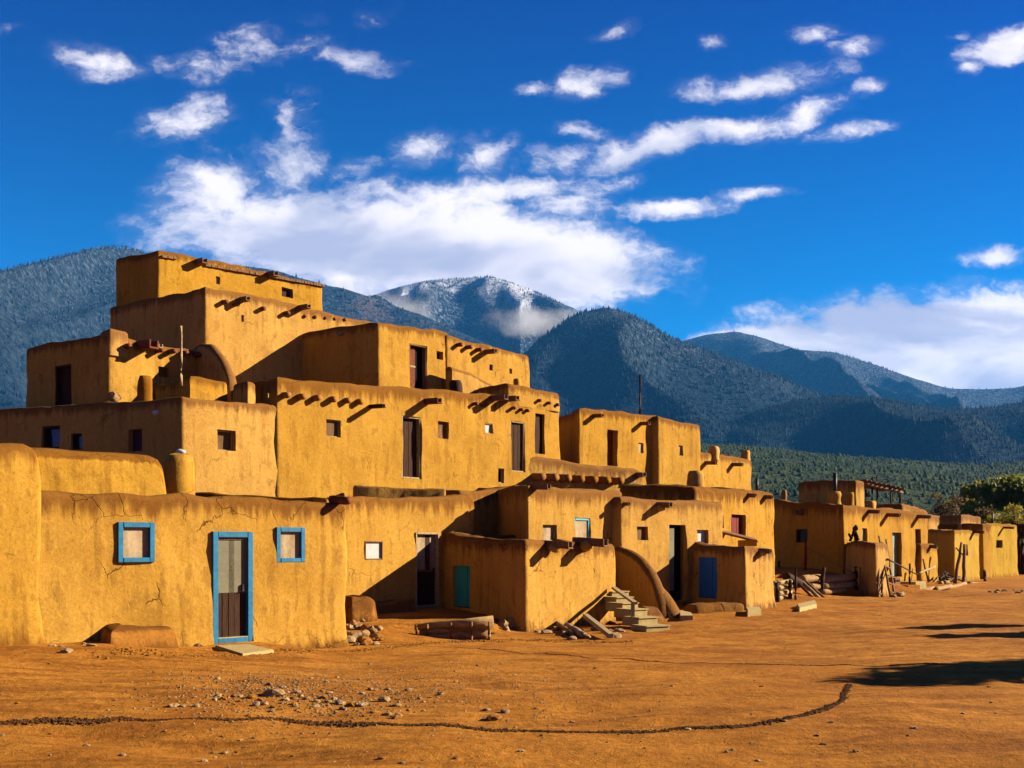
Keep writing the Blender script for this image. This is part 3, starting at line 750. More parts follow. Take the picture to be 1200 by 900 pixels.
h.canale('F', 233, 307, .42, .22, 'wood'); h.canale('F', 316, 322, .42, .22, 'wood')
def dent(hh=h):
    d, n = hh.nrm('F'); d3 = Vector((d.x, d.y, 0)); n3 = Vector((n.x, n.y, 0))
    for (a, b, ya, yb) in ((189,203,302,304),(240,376,312,336)):
        px = a; bm = bmesh.new()
        while px < b:
            p = hh.hit('F', px); y = ya+(yb-ya)*(px-a)/(b-a); z = zz(y, p.y)
            bx(bm, Vector((p.x, p.y, z)) - n3*.2, d3*.10, n3*(.2+.07+random.uniform(0,.03)), Vector((0,0,.08))); px += 3.4
        obj('drip_course', bm, 'wood', hh.root)
h.todo.append(dent); h.build()
h = House((443,31), (526,33.2), (8.64,8.78,8.64), 'upper adobe room with brown wooden door standing half open and dark left side', bl=(338,32.9), zb=4.5, stain=.3)
def brown_leaf(pt, wdt, hh, m0, rec, po):
    d3 = pt(1,0,0)-pt(0,0,0); up = Vector((0,0,1)); n3 = pt(0,0,1)-pt(0,0,0)
    bm = bmesh.new(); bx(bm, pt(m0, .05, -rec), d3*(wdt*.42), n3*.04, up*(hh-.12)); o = obj('leaf', bm, 'wood_red', po)
    bm = bmesh.new(); bx(bm, pt(m0, hh*.5, -rec+.04), d3*(wdt*.42), n3*.02, up*.06); obj('rail', bm, 'wood_pale', po)
h.opening('door', 'F', 480, 500.5, 404, 457, 'black', 'wood', .05, .2, -.02, inset=brown_leaf)
h.opening('window', 'F', 511, 518.5, 412, 421.5, 'black', None, .03, .16)
h.canale('L', 400, 391, .2, .14, 'wood_pale')
h.build()
h = House((523,33.05), (620.5,36.2), (8.68,8.58), 'upper right adobe room with small slits and a row of three viga stubs', depth=4, zb=4.5, r=.12, stain=.25)
for px, py in ((536,404),(547,407),(559,410)): h.viga('F', px, py, .22, .075)
h.canale('F', 569, 412, .5, .17, 'wood')
h.opening('window', 'F', 574, 578, 427, 434, 'black', None, .03, .1); h.opening('window', 'F', 597, 600, 432, 438, 'black', None, .03, .1)
h.build()

# small roof blocks
House((222,25.9), (268,26.9), (6.03,6.03,6.0), 'small roof parapet block in front of the curved wall on the left terrace', bl=(181,27.3), zb=4.6, r=.1, stain=.2).build()
House((290,25.6), (299,25.9), (5.86,5.86,5.86), 'small dark roof vent block beside the raised second storey', bl=(273,26.2), zb=4.9, r=.08, stain=.2).build()

House((228,22.6), (384,22.3), (2.84,2.70), 'low ledge added as a dark strip of terrace shade right behind the roof of the blue framed house', depth=1.3, zb=1.6, r=.07, rv=.05, group='ledges added as strips of terrace shade', name='shade_strip_ledge', cat='ledge', stain=.1).build()  # block added with its front turned from the sun, standing in for terrace shade
House((414,26.5), (522,26.9), (3.24,3.16), 'low ledge added as a dark strip of shade above the screen door house, under the tall double door', depth=1.0, zb=2.2, r=.07, rv=.05, group='ledges added as strips of terrace shade', name='shade_strip_ledge', cat='ledge', stain=.1).build()  # second added block, its unlit front gives the dark strip under the wall

# ---- freestanding curved walls
def curved_wall(p0, p1, prof, thick, label, zb, mat='adobe', bulge=0.0, name='adobe_wall', cat='wall', base_fn=None, n=34, stain=.2):
    """prof: list of (t, top z) along the wall"""
    p0 = Vector(p0); p1 = Vector(p1); d = (p1-p0).normalized(); nn = Vector((d.y, -d.x))
    bm = bmesh.new(); st = bm.verts.layers.float.new('stain'); secs = []
    for i in range(n+1):
        t = i/n
        zt = np.interp(t, [a for a, _ in prof], [b for _, b in prof])
        c = p0.lerp(p1, t) + nn*bulge*math.sin(math.pi*t)
        sec = []
        k = 9; h = zt - zb; r = min(thick/2, h*.9)
        for side in (-1, 1):
            seq = range(k+1) if side < 0 else range(k, -1, -1)
            for j in seq:
                z = zb + (h-r)*j/k; q = c + nn*(side*-1)*(-thick/2)
                v3 = Vector((c.x + nn.x*side*thick/2, c.y + nn.y*side*thick/2, z)); v3 += Vector((nn.x, nn.y, 0))*side*(.04*mn.noise(v3*1.3)+.02*mn.noise(v3*4))
                sec.append((v3, zt - z))
            if side < 0:
                for j in range(1, 6):
                    a = math.pi*j/6; v3 = Vector((c.x - nn.x*math.cos(a)*thick/2, c.y - nn.y*math.cos(a)*thick/2, zt-r+r*math.sin(a))); v3.z += .03*mn.noise(v3*2)
                    sec.append((v3, 0))
        vr = []
        for q, dd in sec:
            v_ = bm.verts.new(q); v_[st] = max(0, 1-dd/stain); vr.append(v_)
        secs.append(vr)
    for a, b in zip(secs, secs[1:]):
        for j in range(len(a)-1): bm.faces.new((a[j], a[j+1], b[j+1], b[j]))
        bm.faces.new((a[-1], a[0], b[0], b[-1]))
    bm.faces.new(secs[0][::-1]); bm.faces.new(secs[-1])
    bmesh.ops.recalc_face_normals(bm, faces=bm.faces)
    o = obj(name, bm, mat, None, True); o.data.set_sharp_from_angle(angle=R(55))
    return tag(o, label, cat)
a = Wp(35,16.9); b = Wp(190,18.5)
curved_wall(a, b, [(0,3.28),(.5,3.30),(.88,3.28),(.95,3.22),(.985,3.08),(1,2.7)], .42, 'long adobe wall with rounded right end on the roof behind the blue framed house', 2.0, stain=.22)
curved_wall((-10.15,30.2), (-7.62,27.45), [(0,6.5),(.12,7.1),(.28,7.45),(.42,7.55),(.58,7.42),(.75,7.05),(.9,6.5),(1,5.8)], .28, 'arched adobe buttress wall on the left terrace with thin sunlit edge', 5.0, bulge=-.1)
a = Wp(720,29.2); b = Wp(781,26.2)
curved_wall(a, b, [(0,1.60),(.12,1.62),(.28,1.55),(.45,1.42),(.60,1.24),(.72,1.02),(.82,.74),(.90,.42),(.96,.12),(1,-.2)], .34, 'curved adobe stair wall sweeping down to the ground beside the plank steps', -.7, 'adobe3', stain=.10, n=48)
curved_wall(Wp(774,26.7), Wp(799,26.3), [(0,.55),(.3,.36),(.6,.12),(.85,-.1),(1,-.35)], .55, 'lumpy adobe foot at the outer end of the curved stair wall', -.7, 'adobe3', stain=.10)
curved_wall(Wp(744,25.4), Wp(776,25.9), [(0,-.1),(.25,.10),(.7,.06),(1,-.25)], .6, 'low mud bank between the plank steps and the curved stair wall', -.7, 'mud', stain=.10)
a = Wp(552,33); b = Wp(594,34.8)
curved_wall(Wp(526,32.6), Wp(596,34.6), [(0,7.50),(.3,7.42),(.7,7.12),(.93,7.0),(1,6.6)], .35, 'short sloping adobe parapet below the upper right room', 6.0)

# rounded chimney column on the front roof
def lathe(bm, c, prof, n=24, amp=.05):
    rings = []
    for r, z in prof:
        ring = []
        for i in range(n):
            a = 2*math.pi*i/n; q = Vector((c[0]+r*math.cos(a), c[1]+r*math.sin(a), z)); k = 1+amp*mn.noise(q*3)*2
            ring.append(bm.verts.new(Vector((c[0]+r*k*math.cos(a), c[1]+r*k*math.sin(a), z))))
        rings.append(ring)
    for a_, b_ in zip(rings, rings[1:]):
        for i in range(n): bm.faces.new((a_[i], a_[(i+1)%n], b_[(i+1)%n], b_[i]))
    bm.faces.new(rings[0][::-1]); bm.faces.new(rings[-1])
p = Wp(210, 19.2); bm = bmesh.new(); lathe(bm, p, [(.30,2.1),(.29,2.9),(.28,3.2),(.24,3.34),(.15,3.40),(.12,3.30)])
tag(obj('adobe_chimney', bm, 'adobe', None, True), 'rounded adobe chimney with white stone on top, at the end of the roof wall', 'chimney')
bm = bmesh.new(); rock_bm(bm, (p.x+.05, p.y-.05, 3.42), .09, 5); tag(obj('stone', bm, 'white', None, True), 'white stone lying on top of the rounded roof chimney', 'stone')

# ---- poles
def pole(px, y0, y1, Y, r, label, mat='wood_dark', cat='pole', name='wooden_pole', lean=0):
    p = Wp(px, Y); bm = bmesh.new()
    tube(bm, [(p.x, p.y, zz(y1, Y)), (p.x+lean, p.y, zz(y0, Y))], [r, r*.8], 8, r*.15, int(px)); return tag(obj(name, bm, mat, None, True), label, cat)
pole(212.5, 382, 452, 25.4, .035, 'thin tall weathered pole rising from the left terrace beside the arched wall', 'wood_pale')
pole(750, 439, 490, 38.5, .05, 'dark pole standing up above the third tier roof against the mountain', 'wood_dark')

# ---- ramada on the right house roof
rt = empty('pole_shelter', (*Wp(1030,48), 3.2)); tag(rt, 'open pole shelter on the roof of the right hand adobe house', 'shelter')
for px, top in ((1015,566),(1022,560),(1028,558),(1044,572),(1055,574)):
    p = Wp(px, 48 + (px % 3)); bm = bmesh.new(); tube(bm, [(p.x, p.y, 2.9), (p.x, p.y, zz(top, p.y))], [.06,.05], 7, .01, px); obj('post', bm, 'wood_dark', rt, True)
a, b = Wp(1013,48), Wp(1057,49.5)
bm = bmesh.new(); tube(bm, [(a.x,a.y,zz(567,48)),(b.x,b.y,zz(577,49.5))], [.07,.07], 7, .02, 1); obj('beam', bm, 'wood', rt, True)
for i in range(9):
    q = a.lerp(b, i/8); z = zz(565+10*i/8, q.y); bm = bmesh.new(); tube(bm, [(q.x, q.y-.3, z+.08),(q.x-.4, q.y+2.4, z+.15)], [.05,.05], 6, .02, i); obj('roof_pole', bm, 'wood', rt, True)
rt = empty('pole_shelter', (*Wp(1205,63), 0)); tag(rt, 'dark pole shelter cut by the right edge of the photo beside the rightmost yellow house', 'shelter')
for px in (1194,1198,1216,1232):
    p = Wp(px, 63 + (px % 4)); bm = bmesh.new(); tube(bm, [(p.x, p.y, -.3), (p.x, p.y, 2.75)], [.1,.09], 8, .02, px); obj('post', bm, 'wood_dark', rt, True)
for k, Y in enumerate((63, 66)):
    a, b = Wp(1190,Y), Wp(1240,Y); bm = bmesh.new(); tube(bm, [(a.x,a.y,2.8),(b.x,b.y,2.8)], [.1,.1], 8, .02, k); obj('beam', bm, 'wood_dark', rt, True)
a = Wp(1192,65); bm = bmesh.new(); bx(bm, Vector((a.x,a.y,-.2)), Vector((3,0,0)), Vector((0,.2,0)), Vector((0,0,1.6))); obj('back_board', bm, 'wood', rt)
a = Wp(1190,62.6); bm = bmesh.new(); bx(bm, Vector((a.x,a.y,2.92)), Vector((3.4,0,0)), Vector((0,4,0)), Vector((0,0,.12))); obj('roof', bm, 'wood_dark', rt)

# ---- ground-level things
h = House((128,15.0), (207,16.0), (.37,.32,.36), 'low red mud bench against the foot of the blue framed house', bl=(112,15.75), r=.13, mat='mud', name='mud_bench', cat='bench', group=None, amp=.06, par=.9, stain=.05, step=.12); h.build()
h = House((815,27.6), (847,28.0), (.07,.08), 'rough low adobe wall in front of the deep blue door, left part', depth=.55, r=.14, mat='adobe3', name='low_wall', cat='wall', group='low walls by the blue door', amp=.07, par=.9, step=.14); h.build()
h = House((846,28.0), (871,28.4), (-.0,.0), 'lower stub of rough adobe wall touching the room with the deep blue door', depth=.5, r=.13, mat='adobe3', name='low_wall', cat='wall', group='low walls by the blue door', amp=.07, par=.9, step=.14); h.build()
h = House((424,23.6), (484,24.4), (.24,.28), 'dim mud step below the tall screen door', depth=.5, r=.07, mat='mud', name='mud_step', cat='step', group=None, par=.9, step=.15); h.build()
h = House((412,21.9), (440,22.4), (.50,.46), 'crumbling stump of adobe wall at the corner of the blue framed house', depth=.9, r=.16, mat='mud', name='wall_stump', cat='wall', group=None, amp=.13, par=.9, step=.11); h.build()

def slab(pts, th, mat, name, label, cat, planks=1):
    bm = bmesh.new(); P = [gpt(*q) for q in pts]; z = max(p.z for p in P)+.02
    lo = [bm.verts.new((p.x, p.y, z-.12)) for p in P]; hi = [bm.verts.new((p.x, p.y, z+th)) for p in P]
    bm.faces.new(lo[::-1]); bm.faces.new(hi)
    for i in range(4): bm.faces.new((lo[i], lo[(i+1)%4], hi[(i+1)%4], hi[i]))
    bmesh.ops.bevel(bm, geom=bm.edges[:], offset=.012, segments=2, affect='EDGES')
    return tag(obj(name, bm, mat), label, cat)
slab([(252,757),(284,768.5),(321,765),(291,755)], -.015, 'slab', 'door_slab', 'pale flat slab on the ground at the blue framed door', 'slab')
slab([(874,717),(876,722),(892,721),(890,716)], .10, 'slab', 'stone_slab', 'small pale stone slab beside the room with the deep blue door', 'slab')
slab([(873,711.5),(875,714),(908,712),(905,709.5)], .05, 'slab', 'stone_slab', 'long thin pale footing slab under the room with the deep blue door', 'slab')
slab([(796,722),(797,728),(812,727),(810,721)], .06, 'slab', 'stone_slab', 'flat pale slab between the curved stair wall and the low adobe wall', 'slab')

# wooden steps with handrail
st = empty('plank_stairs', gpt(760,741)); tag(st, 'pale plank steps with a wooden handrail climbing beside the curved stair wall', 'stairs')
steps = [(757,785,-.24),(748,771,-.08),(739,759,.08),(729,748,.20),(722,742,.32),(717,737,.44)]
for i, (x0, x1, zt) in enumerate(steps):
    Y = 23.0 + i*.52; a = Wp(x0, Y-.10); b = Wp(x1, Y+.22)
    bm = bmesh.new(); d = Vector((b.x-a.x, b.y-a.y, 0)); n = Vector((-d.y, d.x, 0)).normalized()
    bx(bm, Vector((a.x, a.y, zt-.20)), d, n*.62, Vector((0,0,.195)))
    bmesh.ops.bevel(bm, geom=bm.edges[:], offset=.012, segments=1, affect='EDGES'); obj('step', bm, 'slab', st)
    bm = bmesh.new(); bx(bm, Vector((a.x, a.y, zt-.004)) - n*.03, d*1.01, n*.64, Vector((0,0,.025))); obj('tread', bm, 'slab', st)
p = Wp(741.5,23.7); q = Wp(719,25.5)
bm = bmesh.new(); bar(bm, (p.x,p.y,-.5), (p.x,p.y,.26), .085); obj('rail_post', bm, 'wood_pale', st)
bm = bmesh.new(); bar(bm, (p.x+.05,p.y-.08,.27), (q.x,q.y,.56), .11, .06); obj('handrail', bm, 'wood_pale', st)

# log border of the raised terrace
lb = empty('log_border', gpt(535,745)); tag(lb, 'peeled log lying on stakes as the edge of the raised earth terrace', 'log')
a = gpt(486,744); b = gpt(578,738)
bm = bmesh.new(); tube(bm, [(a.x,a.y-.05,-.10),(a.x+.45,a.y+.0,-.05),(a.x*.4+b.x*.6,a.y*.4+b.y*.6,-.01),(b.x,b.y+.1,.04)], [.06,.085,.10,.13], 10, 0); 
obj('log', bm, 'log', lb, True)
bm = bmesh.new()
for k in range(2): tube(bm, [(a.x+.1,a.y+.10,-.20-k*.12),(b.x-.1,b.y+.20,-.10-k*.14)], [.09,.13], 8, .02, k)
obj('lower_log', bm, 'log', lb, True)
for t in (.03,.17,.47,.73,.95):
    q = a.lerp(b, t); bm = bmesh.new(); tube(bm, [(q.x,q.y-.12,-.45),(q.x,q.y-.13,-.04+.1*t)], [.03,.025], 7, .008, int(t*100)); obj('stake', bm, 'wood', lb, True)

def stone(px, py, r, label, mat='stone', fz=.6, name='stone', group=None, seed=None, cat='stone', dz=0):
    g = gpt(px, py); bm = bmesh.new(); rock_bm(bm, (0,0,0), r, seed or int(px*7+py*3), fz)
    o = obj(name, bm, mat, None, False); o.location = (g.x, g.y, g.z + r*fz*.35 + dz); return tag(o, label, cat, group)
def plank(px0, py0, px1, py1, w_, th, label, mat='wood_pale', z0=.02, z1=.02, name='plank', cat='plank'):
    a = gpt(px0, py0); b = gpt(px1, py1); bm = bmesh.new()
    bar(bm, (a.x,a.y,a.z+z0+th/2), (b.x,b.y,b.z+z1+th/2), w_, th); bmesh.ops.bevel(bm, geom=bm.edges[:], offset=min(.01, th*.2), segments=1, affect='EDGES')
    return tag(obj(name, bm, mat), label, cat)
def log(px0, py0, px1, py1, r0, r1, label, mat='log', z0=0, z1=0, name='log', cat='log'):
    a = gpt(px0, py0); b = gpt(px1, py1); bm = bmesh.new(); tube(bm, [(a.x,a.y,a.z+r0+z0),(b.x,b.y,b.z+r1+z1)], [r0,r1], 10, r0*.12, int(px0)); return tag(obj(name, bm, mat, None, True), label, cat)
# rubble by the low room with two spouts
plank(686,738,716,749,.13,.10,'pale squared timber lying at the foot of the low room with two spouts',z0=.28,z1=.02)
log(664,738,684,748,.09,.07,'short grey log beside the squared timber at the low room','stone_pale')
log(650,736,672,746,.06,.05,'thin broken log at the foot of the low room wall','stone',z0=.1)
RG = 'loose stones at the foot of the low room with two spouts'
for i, (px, py, r) in enumerate(((640,742,.10),(652,739,.13),(662,744,.10),(676,742,.13),(671,749,.08),(688,748,.11),(722,747,.12),(712,742,.13),(630,741,.08),(700,739,.15),(726,740,.10))):
    stone(px, py, r, 'one of the loose stones at the foot of the low room with two spouts', 'stone' if i%2 else 'stone_pale', group=RG)
RG = 'broken stones and clods heaped beside the adobe stump'
for i in range(26):
    px = random.uniform(407,445); py = random.uniform(722,757); stone(px, py, random.uniform(.05,.15), 'one of the broken stones heaped beside the crumbling adobe stump', ('mud','stone','stone_pale')[i%3], .7, group=RG, seed=900+i)
stone(604,738,.15,'upright dark stone in the shade by the low room corner','stone',1.4)
stone(590,733,.10,'pale split stone at the right end of the log border','stone',1.0)
stone(592,741,.12,'smaller broken stone leaning below the log border end','stone_pale',.9)
RG = 'small stones scattered along the wall foot left of the mud bench'
for px, py, r in ((40,754,.05),(62,757,.05),(79,764,.10),(73,758,.05),(98,755,.05),(20,752,.05),(107,757,.06)):
    stone(px, py, r, 'one of the small stones along the wall foot left of the mud bench', 'stone_pale', .4, group=RG)
stone(225,756,.08,'pale stone left of the blue framed door','stone_pale'); stone(232,757,.06,'dark stone left of the blue framed door','stone')
# stones scattered on the plaza
RG = 'loose stones scattered on the earth plaza'
pts = [(322,815,.10),(348,812,.04),(295,818,.05),(450,822,.07),(398,825,.06),(410,828,.05),(385,823,.04),(425,826,.04),(580,843,.08),(592,835,.05),(214,828,.03),(120,800,.02)]
for i in range(95):
    px = random.gauss(370,75); py = random.gauss(817,14)
    if 790 < py < 842: pts.append((px, py, random.uniform(.012,.045)))
for i in range(80): pts.append((random.uniform(0,1200), random.uniform(765,895), random.uniform(.01,.03)))
for i, (px, py, r) in enumerate(pts): stone(px, py, r, 'one of the small loose stones scattered on the earth plaza', ('stone','stone_pale','mud')[i%3], .55, group=RG, seed=2000+i)

# clod lines (upturned soil) and gravel as uncountable stuff
def clods(name, path, n, spread, rmin, rmax, label, mat='clod', seed=1, cat='soil'):
    rng = random.Random(seed); P = [gpt(*q) for q in path]; L = [0]
    for a_, b_ in zip(P, P[1:]): L.append(L[-1]+(b_-a_).length)
    vs = []; fs = []
    base = bmesh.new(); bmesh.ops.create_icosphere(base, subdivisions=1, radius=1); bv = [v_.co.copy() for v_ in base.verts]; bf = [[v_.index for v_ in f.verts] for f in base.faces]; base.free()
    for k in range(n):
        s = rng.uniform(0, L[-1]); i = max(j for j in range(len(L)-1) if L[j] <= s); t = (s-L[i])/(L[i+1]-L[i]); c = P[i].lerp(P[i+1], t)
        dens = .5+mn.noise(Vector((s*.8, seed, 0)))
        sp_ = spread*(.4+max(dens,0)*.9)
        x = c.x + rng.gauss(0, sp_*.5); y = c.y + rng.gauss(0, sp_) + .10*mn.noise(Vector((s*.6,5,seed)))+.09*mn.noise(Vector((s*2.4,5,seed))); z = gz(x, y)
        r = rng.uniform(rmin, rmax)*(.5+.8*max(dens,0)); o = len(vs); rz = rng.uniform(0, 6.28); cr, sr = math.cos(rz), math.sin(rz); off = Vector((k*3.7, k*1.3, 0))
        for q in bv:
            m_ = r*(1+.6*mn.noise(q*1.4+off)); vs.append((x+(q.x*cr-q.y*sr*.8)*m_, y+(q.x*sr+q.y*cr*.8)*m_, z+.0+q.z*m_*.75))
        fs += [[o+i_ for i_ in f] for f in bf]
    me = bpy.data.meshes.new(name); me.from_pydata(vs, [], fs); me.update()
    return tag(link(name, me, mat), label, cat, None, 'stuff')
clods('soil_clods', [(-30,846),(100,846),(210,844),(300,843),(420,849),(560,854),(640,857),(760,857),(860,852),(920,846),(960,834),(985,819),(996,803)], 8000, .030, .004, .020, 'dark upturned soil line curving across the front of the plaza')
clods('soil_clods', [(408,757),(470,756),(530,759),(600,764),(680,769),(760,775),(870,778),(1030,781),(1130,778)], 3000, .02, .004, .014, 'thin dark soil line running across the middle of the plaza', seed=4)
clods('gravel', [(230,800),(330,816),(420,824),(470,818)], 1400, .9, .006, .022, 'fine gravel scattered on the plaza before the blue framed door', 'stone', 7, 'gravel')
clods('gravel', [(300,790),(450,800),(700,820)], 1500, 1.6, .005, .016, 'fine pale gravel sprinkled over the plaza', 'stone_pale', 9, 'gravel')
clods('gravel', [(120,764),(250,770),(420,762),(600,750),(740,752)], 1500, .22, .008, .03, 'crumbled mud along the wall feet', 'mud', 12, 'gravel')

# log fence, posts, ladder and clutter by the right house
FG = 'posts of the log pile fence'
for px, y0, y1, Y, lb_ in ((911,682,712,34,'short thick post left of the stacked pale logs'),(926,679,709,35,'dark knotted post right of the stacked pale logs'),(932.5,665,712,34.8,'tall thin straight post in front of the log pile'),
                           (962,665,696,37.5,'thick leaning post in the middle of the long logs'),(1003,664,697,39.2,'dark post at the right end of the long logs'),(1008,665,697,38.6,'slim pale post next to the dark end post')):
    pole(px, y0, y1+4, Y, .09 if px not in (932.5,1008) else .05, lb_, 'wood_dark' if px != 1008 else 'wood', 'post', 'fence_post', lean=.12 if px==962 else 0)
def plog(px0, py0, Y0, px1, py1, Y1, r, label, mat='log', cat='log', name='log'):
    a = Wp(px0,Y0); b = Wp(px1,Y1); bm = bmesh.new(); tube(bm, [(a.x,a.y,zz(py0,Y0)),(b.x,b.y,zz(py1,Y1))], [r, r*.9], 10, r*.1, int(px0+py0)); return tag(obj(name, bm, mat, None, True), label, cat)
plog(938,679,36.9,960,677,37.7,.16,'thick log top left of the pile, left of the leaning post'); plog(963,680,37.8,1000,676,39,.17,'longest thick peeled log at the top of the pile')
plog(962,688,37.6,1000,685,38.9,.15,'second long log under the thick peeled log'); plog(962,694,37.4,990,692,38.4,.10,'thin lowest log of the right hand pile')
plog(950,688,37.2,962,687,37.6,.12,'stub of log left of the leaning post')
for i in range(5): plog(906,684+i*6.2,34.6,927,681+i*6.2,35.3,.085, ('topmost','second','third','fourth','bottom')[i]+' pale split log between the two short posts', 'slab')
plog(921,676,36,937,683,36.4,.17,'dark log end behind the tall thin post','wood_dark')
plog(940,682,36.6,968,709,35.6,.07,'grey branch leaning down over the log pile','stone_pale')
plog(944,681,36.6,972,706,35.7,.05,'thinner grey branch leaning over the log pile, right of the other','stone')
plog(938,686,36.4,962,710,35.4,.05,'lowest grey branch leaning over the log pile','bark')
slab([(934,712),(937,717),(957,713),(955,708)], .09, 'slab', 'timber_block', 'square pale timber block on the ground by the leaning branches', 'block')
pole(944, 630, 668, 41.5, .07, 'red painted pole in front of the shaded house side', 'redpole', 'pole', 'red_pole')
a = Wp(946,41.4); b = Wp(1002,39.4); bm = bmesh.new(); tube(bm, [(a.x,a.y,zz(642,41.4)),((a.x+b.x)/2,(a.y+b.y)/2,zz(658,40.4)),(b.x,b.y,zz(672,39.4))], [.025]*3, 6); tag(obj('rope', bm, 'rope', None, True), 'pale rope running from the red pole down to the end post', 'rope')
bn = empty('small_bench', (*Wp(909,44),.6)); tag(bn, 'small pale plank bench in the shade by the room with the deep blue door', 'bench')
a = Wp(904,43.5); bm = bmesh.new(); bx(bm, Vector((a.x,a.y,1.0)), Vector((.42,0,0)), Vector((0,.3,0)), Vector((0,0,.05))); obj('seat', bm, 'wood_pale', bn)
for k in (0.03,.35): bm = bmesh.new(); bx(bm, Vector((a.x+k,a.y+.03,.5)), Vector((.04,0,0)), Vector((0,.24,0)), Vector((0,0,.5))); obj('leg', bm, 'wood_dark', bn)
def ladder(p0, p1, q0, q1, nr, label):
    r_ = empty('ladder', p0); tag(r_, label, 'ladder')
    for k, (a, b) in enumerate(((p0,p1),(q0,q1))): bm = bmesh.new(); tube(bm, [a, b], [.045,.035], 8, .012, k); obj('rail', bm, 'wood', r_, True)
    for i in range(nr):
        t = .1+.8*i/(nr-1); a = Vector(p0).lerp(Vector(p1), t); b = Vector(q0).lerp(Vector(q1), t); bm = bmesh.new(); tube(bm, [a, b], [.03,.03], 6); obj('rung', bm, 'wood', r_, True)
def P3(px, py, Y): p = Wp(px, Y); return Vector((p.x, p.y, zz(py, Y)))
ladder(P3(1028,702,37.6), P3(1031,640,38.6), P3(1033.5,701,37.8), P3(1034.5,655,38.7), 4, 'short ladder leaning against the narrow porch block')
ladder(P3(1044,702,37.4), P3(1030,628,39.6), P3(1049,702,37.6), P3(1038,632,39.9), 7, 'taller dark ladder crossing the short ladder by the porch block')
plog(1040,655,38.6,1074,673,41.5,.03,'thin slanting handrail pole in front of the pale green door','wood_dark','pole','wooden_pole')
pole(1066, 660, 694, 41, .05, 'short upright post under the slanting pole by the pale green door','wood_dark','post','fence_post')
pole(1088, 655, 682, 45, .04, 'thin stick leaning on the little annexe','wood_dark','stick','stick',lean=-.25)
P0 = empty('leaning_poles', (*Wp(1124,46.5), -.2)); tag(P0, 'pair of tall leaning poles with a cross pole before the yellow slit window room', 'poles')
bm = bmesh.new(); tube(bm, [P3(1119,685,47), P3(1127,636,47.5)], [.09,.06], 8, .02, 3); obj('pole', bm, 'wood', P0, True)
bm = bmesh.new(); tube(bm, [P3(1129.5,690,45), P3(1130,638,46)], [.09,.07], 8, .02, 4); obj('pole', bm, 'wood', P0, True)
bm = bmesh.new(); tube(bm, [P3(1120,642,46.5), P3(1130,652,46.3)], [.035,.03], 6, .01, 5); obj('cross_pole', bm, 'wood_dark', P0, True)
pole(1154, 668, 687, 52, .09, 'short dark post at the corner of the rightmost yellow house','wood_dark','post','fence_post')
# low boards and steps in front of the pale green door
def pb(px, py, Y, sx, sy, sz, mat, label, name='timber_block', cat='block', rot=.3):
    p = P3(px, py, Y); bm = bmesh.new(); a = Vector((math.cos(rot), math.sin(rot), 0)); b = Vector((-a.y, a.x, 0)); bx(bm, p - Vector((0,0,sz)), a*sx, b*sy, Vector((0,0,sz)))
    bmesh.ops.bevel(bm, geom=bm.edges[:], offset=.015, segments=1, affect='EDGES'); return tag(obj(name, bm, mat), label, cat)
pb(1049,677,41,.42,.8,.55,'wood','brown wooden box below the pale green door','wooden_box','box',.7)
pb(1064,686,40.5,1.0,.8,.3,'mud','flat mud step right of the brown box','mud_step','step',.7)
pb(1073,682,42,.9,.8,.35,'slab','higher pale slab step behind the mud step','stone_slab','slab',.7)
plog(1048,691,39.5,1062,693,39.4,.09,'short dark log on the ground by the ladder foot','wood_dark')
plog(1046,697,39,1063,699,38.6,.08,'weathered log by the ladder foot in front of the rough stones','wood'); plog(1076,672,43,1096,664,44.5,.05,'pale pole leaning low against the little annexe','wood_pale','pole','wooden_pole')
plog(1067,695,40,1094,690,41.5,.10,'left pale log of the ground line before the right house'); plog(1096,691,41.3,1114,687,43,.10,'middle pale log of the ground line before the right house')
plog(1113,689,43.2,1131,684,45,.09,'right pale log of the ground line touching the leaning poles'); plog(1101,684,45,1111,682,45.6,.09,'short pale log lying behind the ground line of logs')
plog(1135,683,49,1156,685,50.5,.07,'thin pale log in front of the yellow slit window room')
for i in range(16):
    px = random.uniform(1092,1120); Y = random.uniform(47,50); bm = bmesh.new(); p = P3(px, 0, Y); g = gz(p.x, p.y); a = random.uniform(0,3.1); L = random.uniform(.5,1.3); z = g+.05+random.uniform(0,.4)
    tube(bm, [(p.x-math.cos(a)*L/2, p.y-math.sin(a)*L/2, z-.1),(p.x+math.cos(a)*L/2, p.y+math.sin(a)*L/2, z+random.uniform(-.1,.2))], [.045,.035], 6, .01, i)
    tag(obj('firewood', bm, 'wood' if i%2 else 'wood_dark', None, True), 'one stick of the firewood heap left of the yellow slit window room', 'firewood', 'sticks of the firewood heap')
for i in range(12): stone(random.uniform(1044,1075), random.uniform(690,700), random.uniform(.08,.18), 'one of the rough stones piled by the ladder foot', ('stone','stone_pale','mud')[i%3], .8, group='rough stones piled by the ladder foot', seed=3000+i)
for i in range(9): stone(random.uniform(1160,1200), random.uniform(690,696), random.uniform(.05,.12), 'one of the stones lined up on the plaza before the rightmost house', ('stone','stone_pale')[i%2], .5, group='stones lined up before the rightmost house', seed=3100+i)
# tripod of bent sticks on the porch block
tr = empty('stick_tripod', (*Wp(1001,40),1.8)); tag(tr, 'small tripod of crooked dark sticks standing on the narrow porch block', 'sticks')
for k, (a, b) in enumerate((((996,634),(1001,622)),((1003,634),(1001,622)),((1006,633),(1002,621)),((1000,624),(1003,617)),((997,629),(994,625)))):
    bm = bmesh.new(); tube(bm, [P3(a[0],a[1],40), P3(b[0],b[1],40.1)], [.06,.04], 7, .01, k); obj('stick', bm, 'wood_dark', tr, True)
bm = bmesh.new(); rock_bm(bm, P3(1002.5,618.5,40), .12, 4, 1.0); obj('knot', bm, 'bark', tr, True)
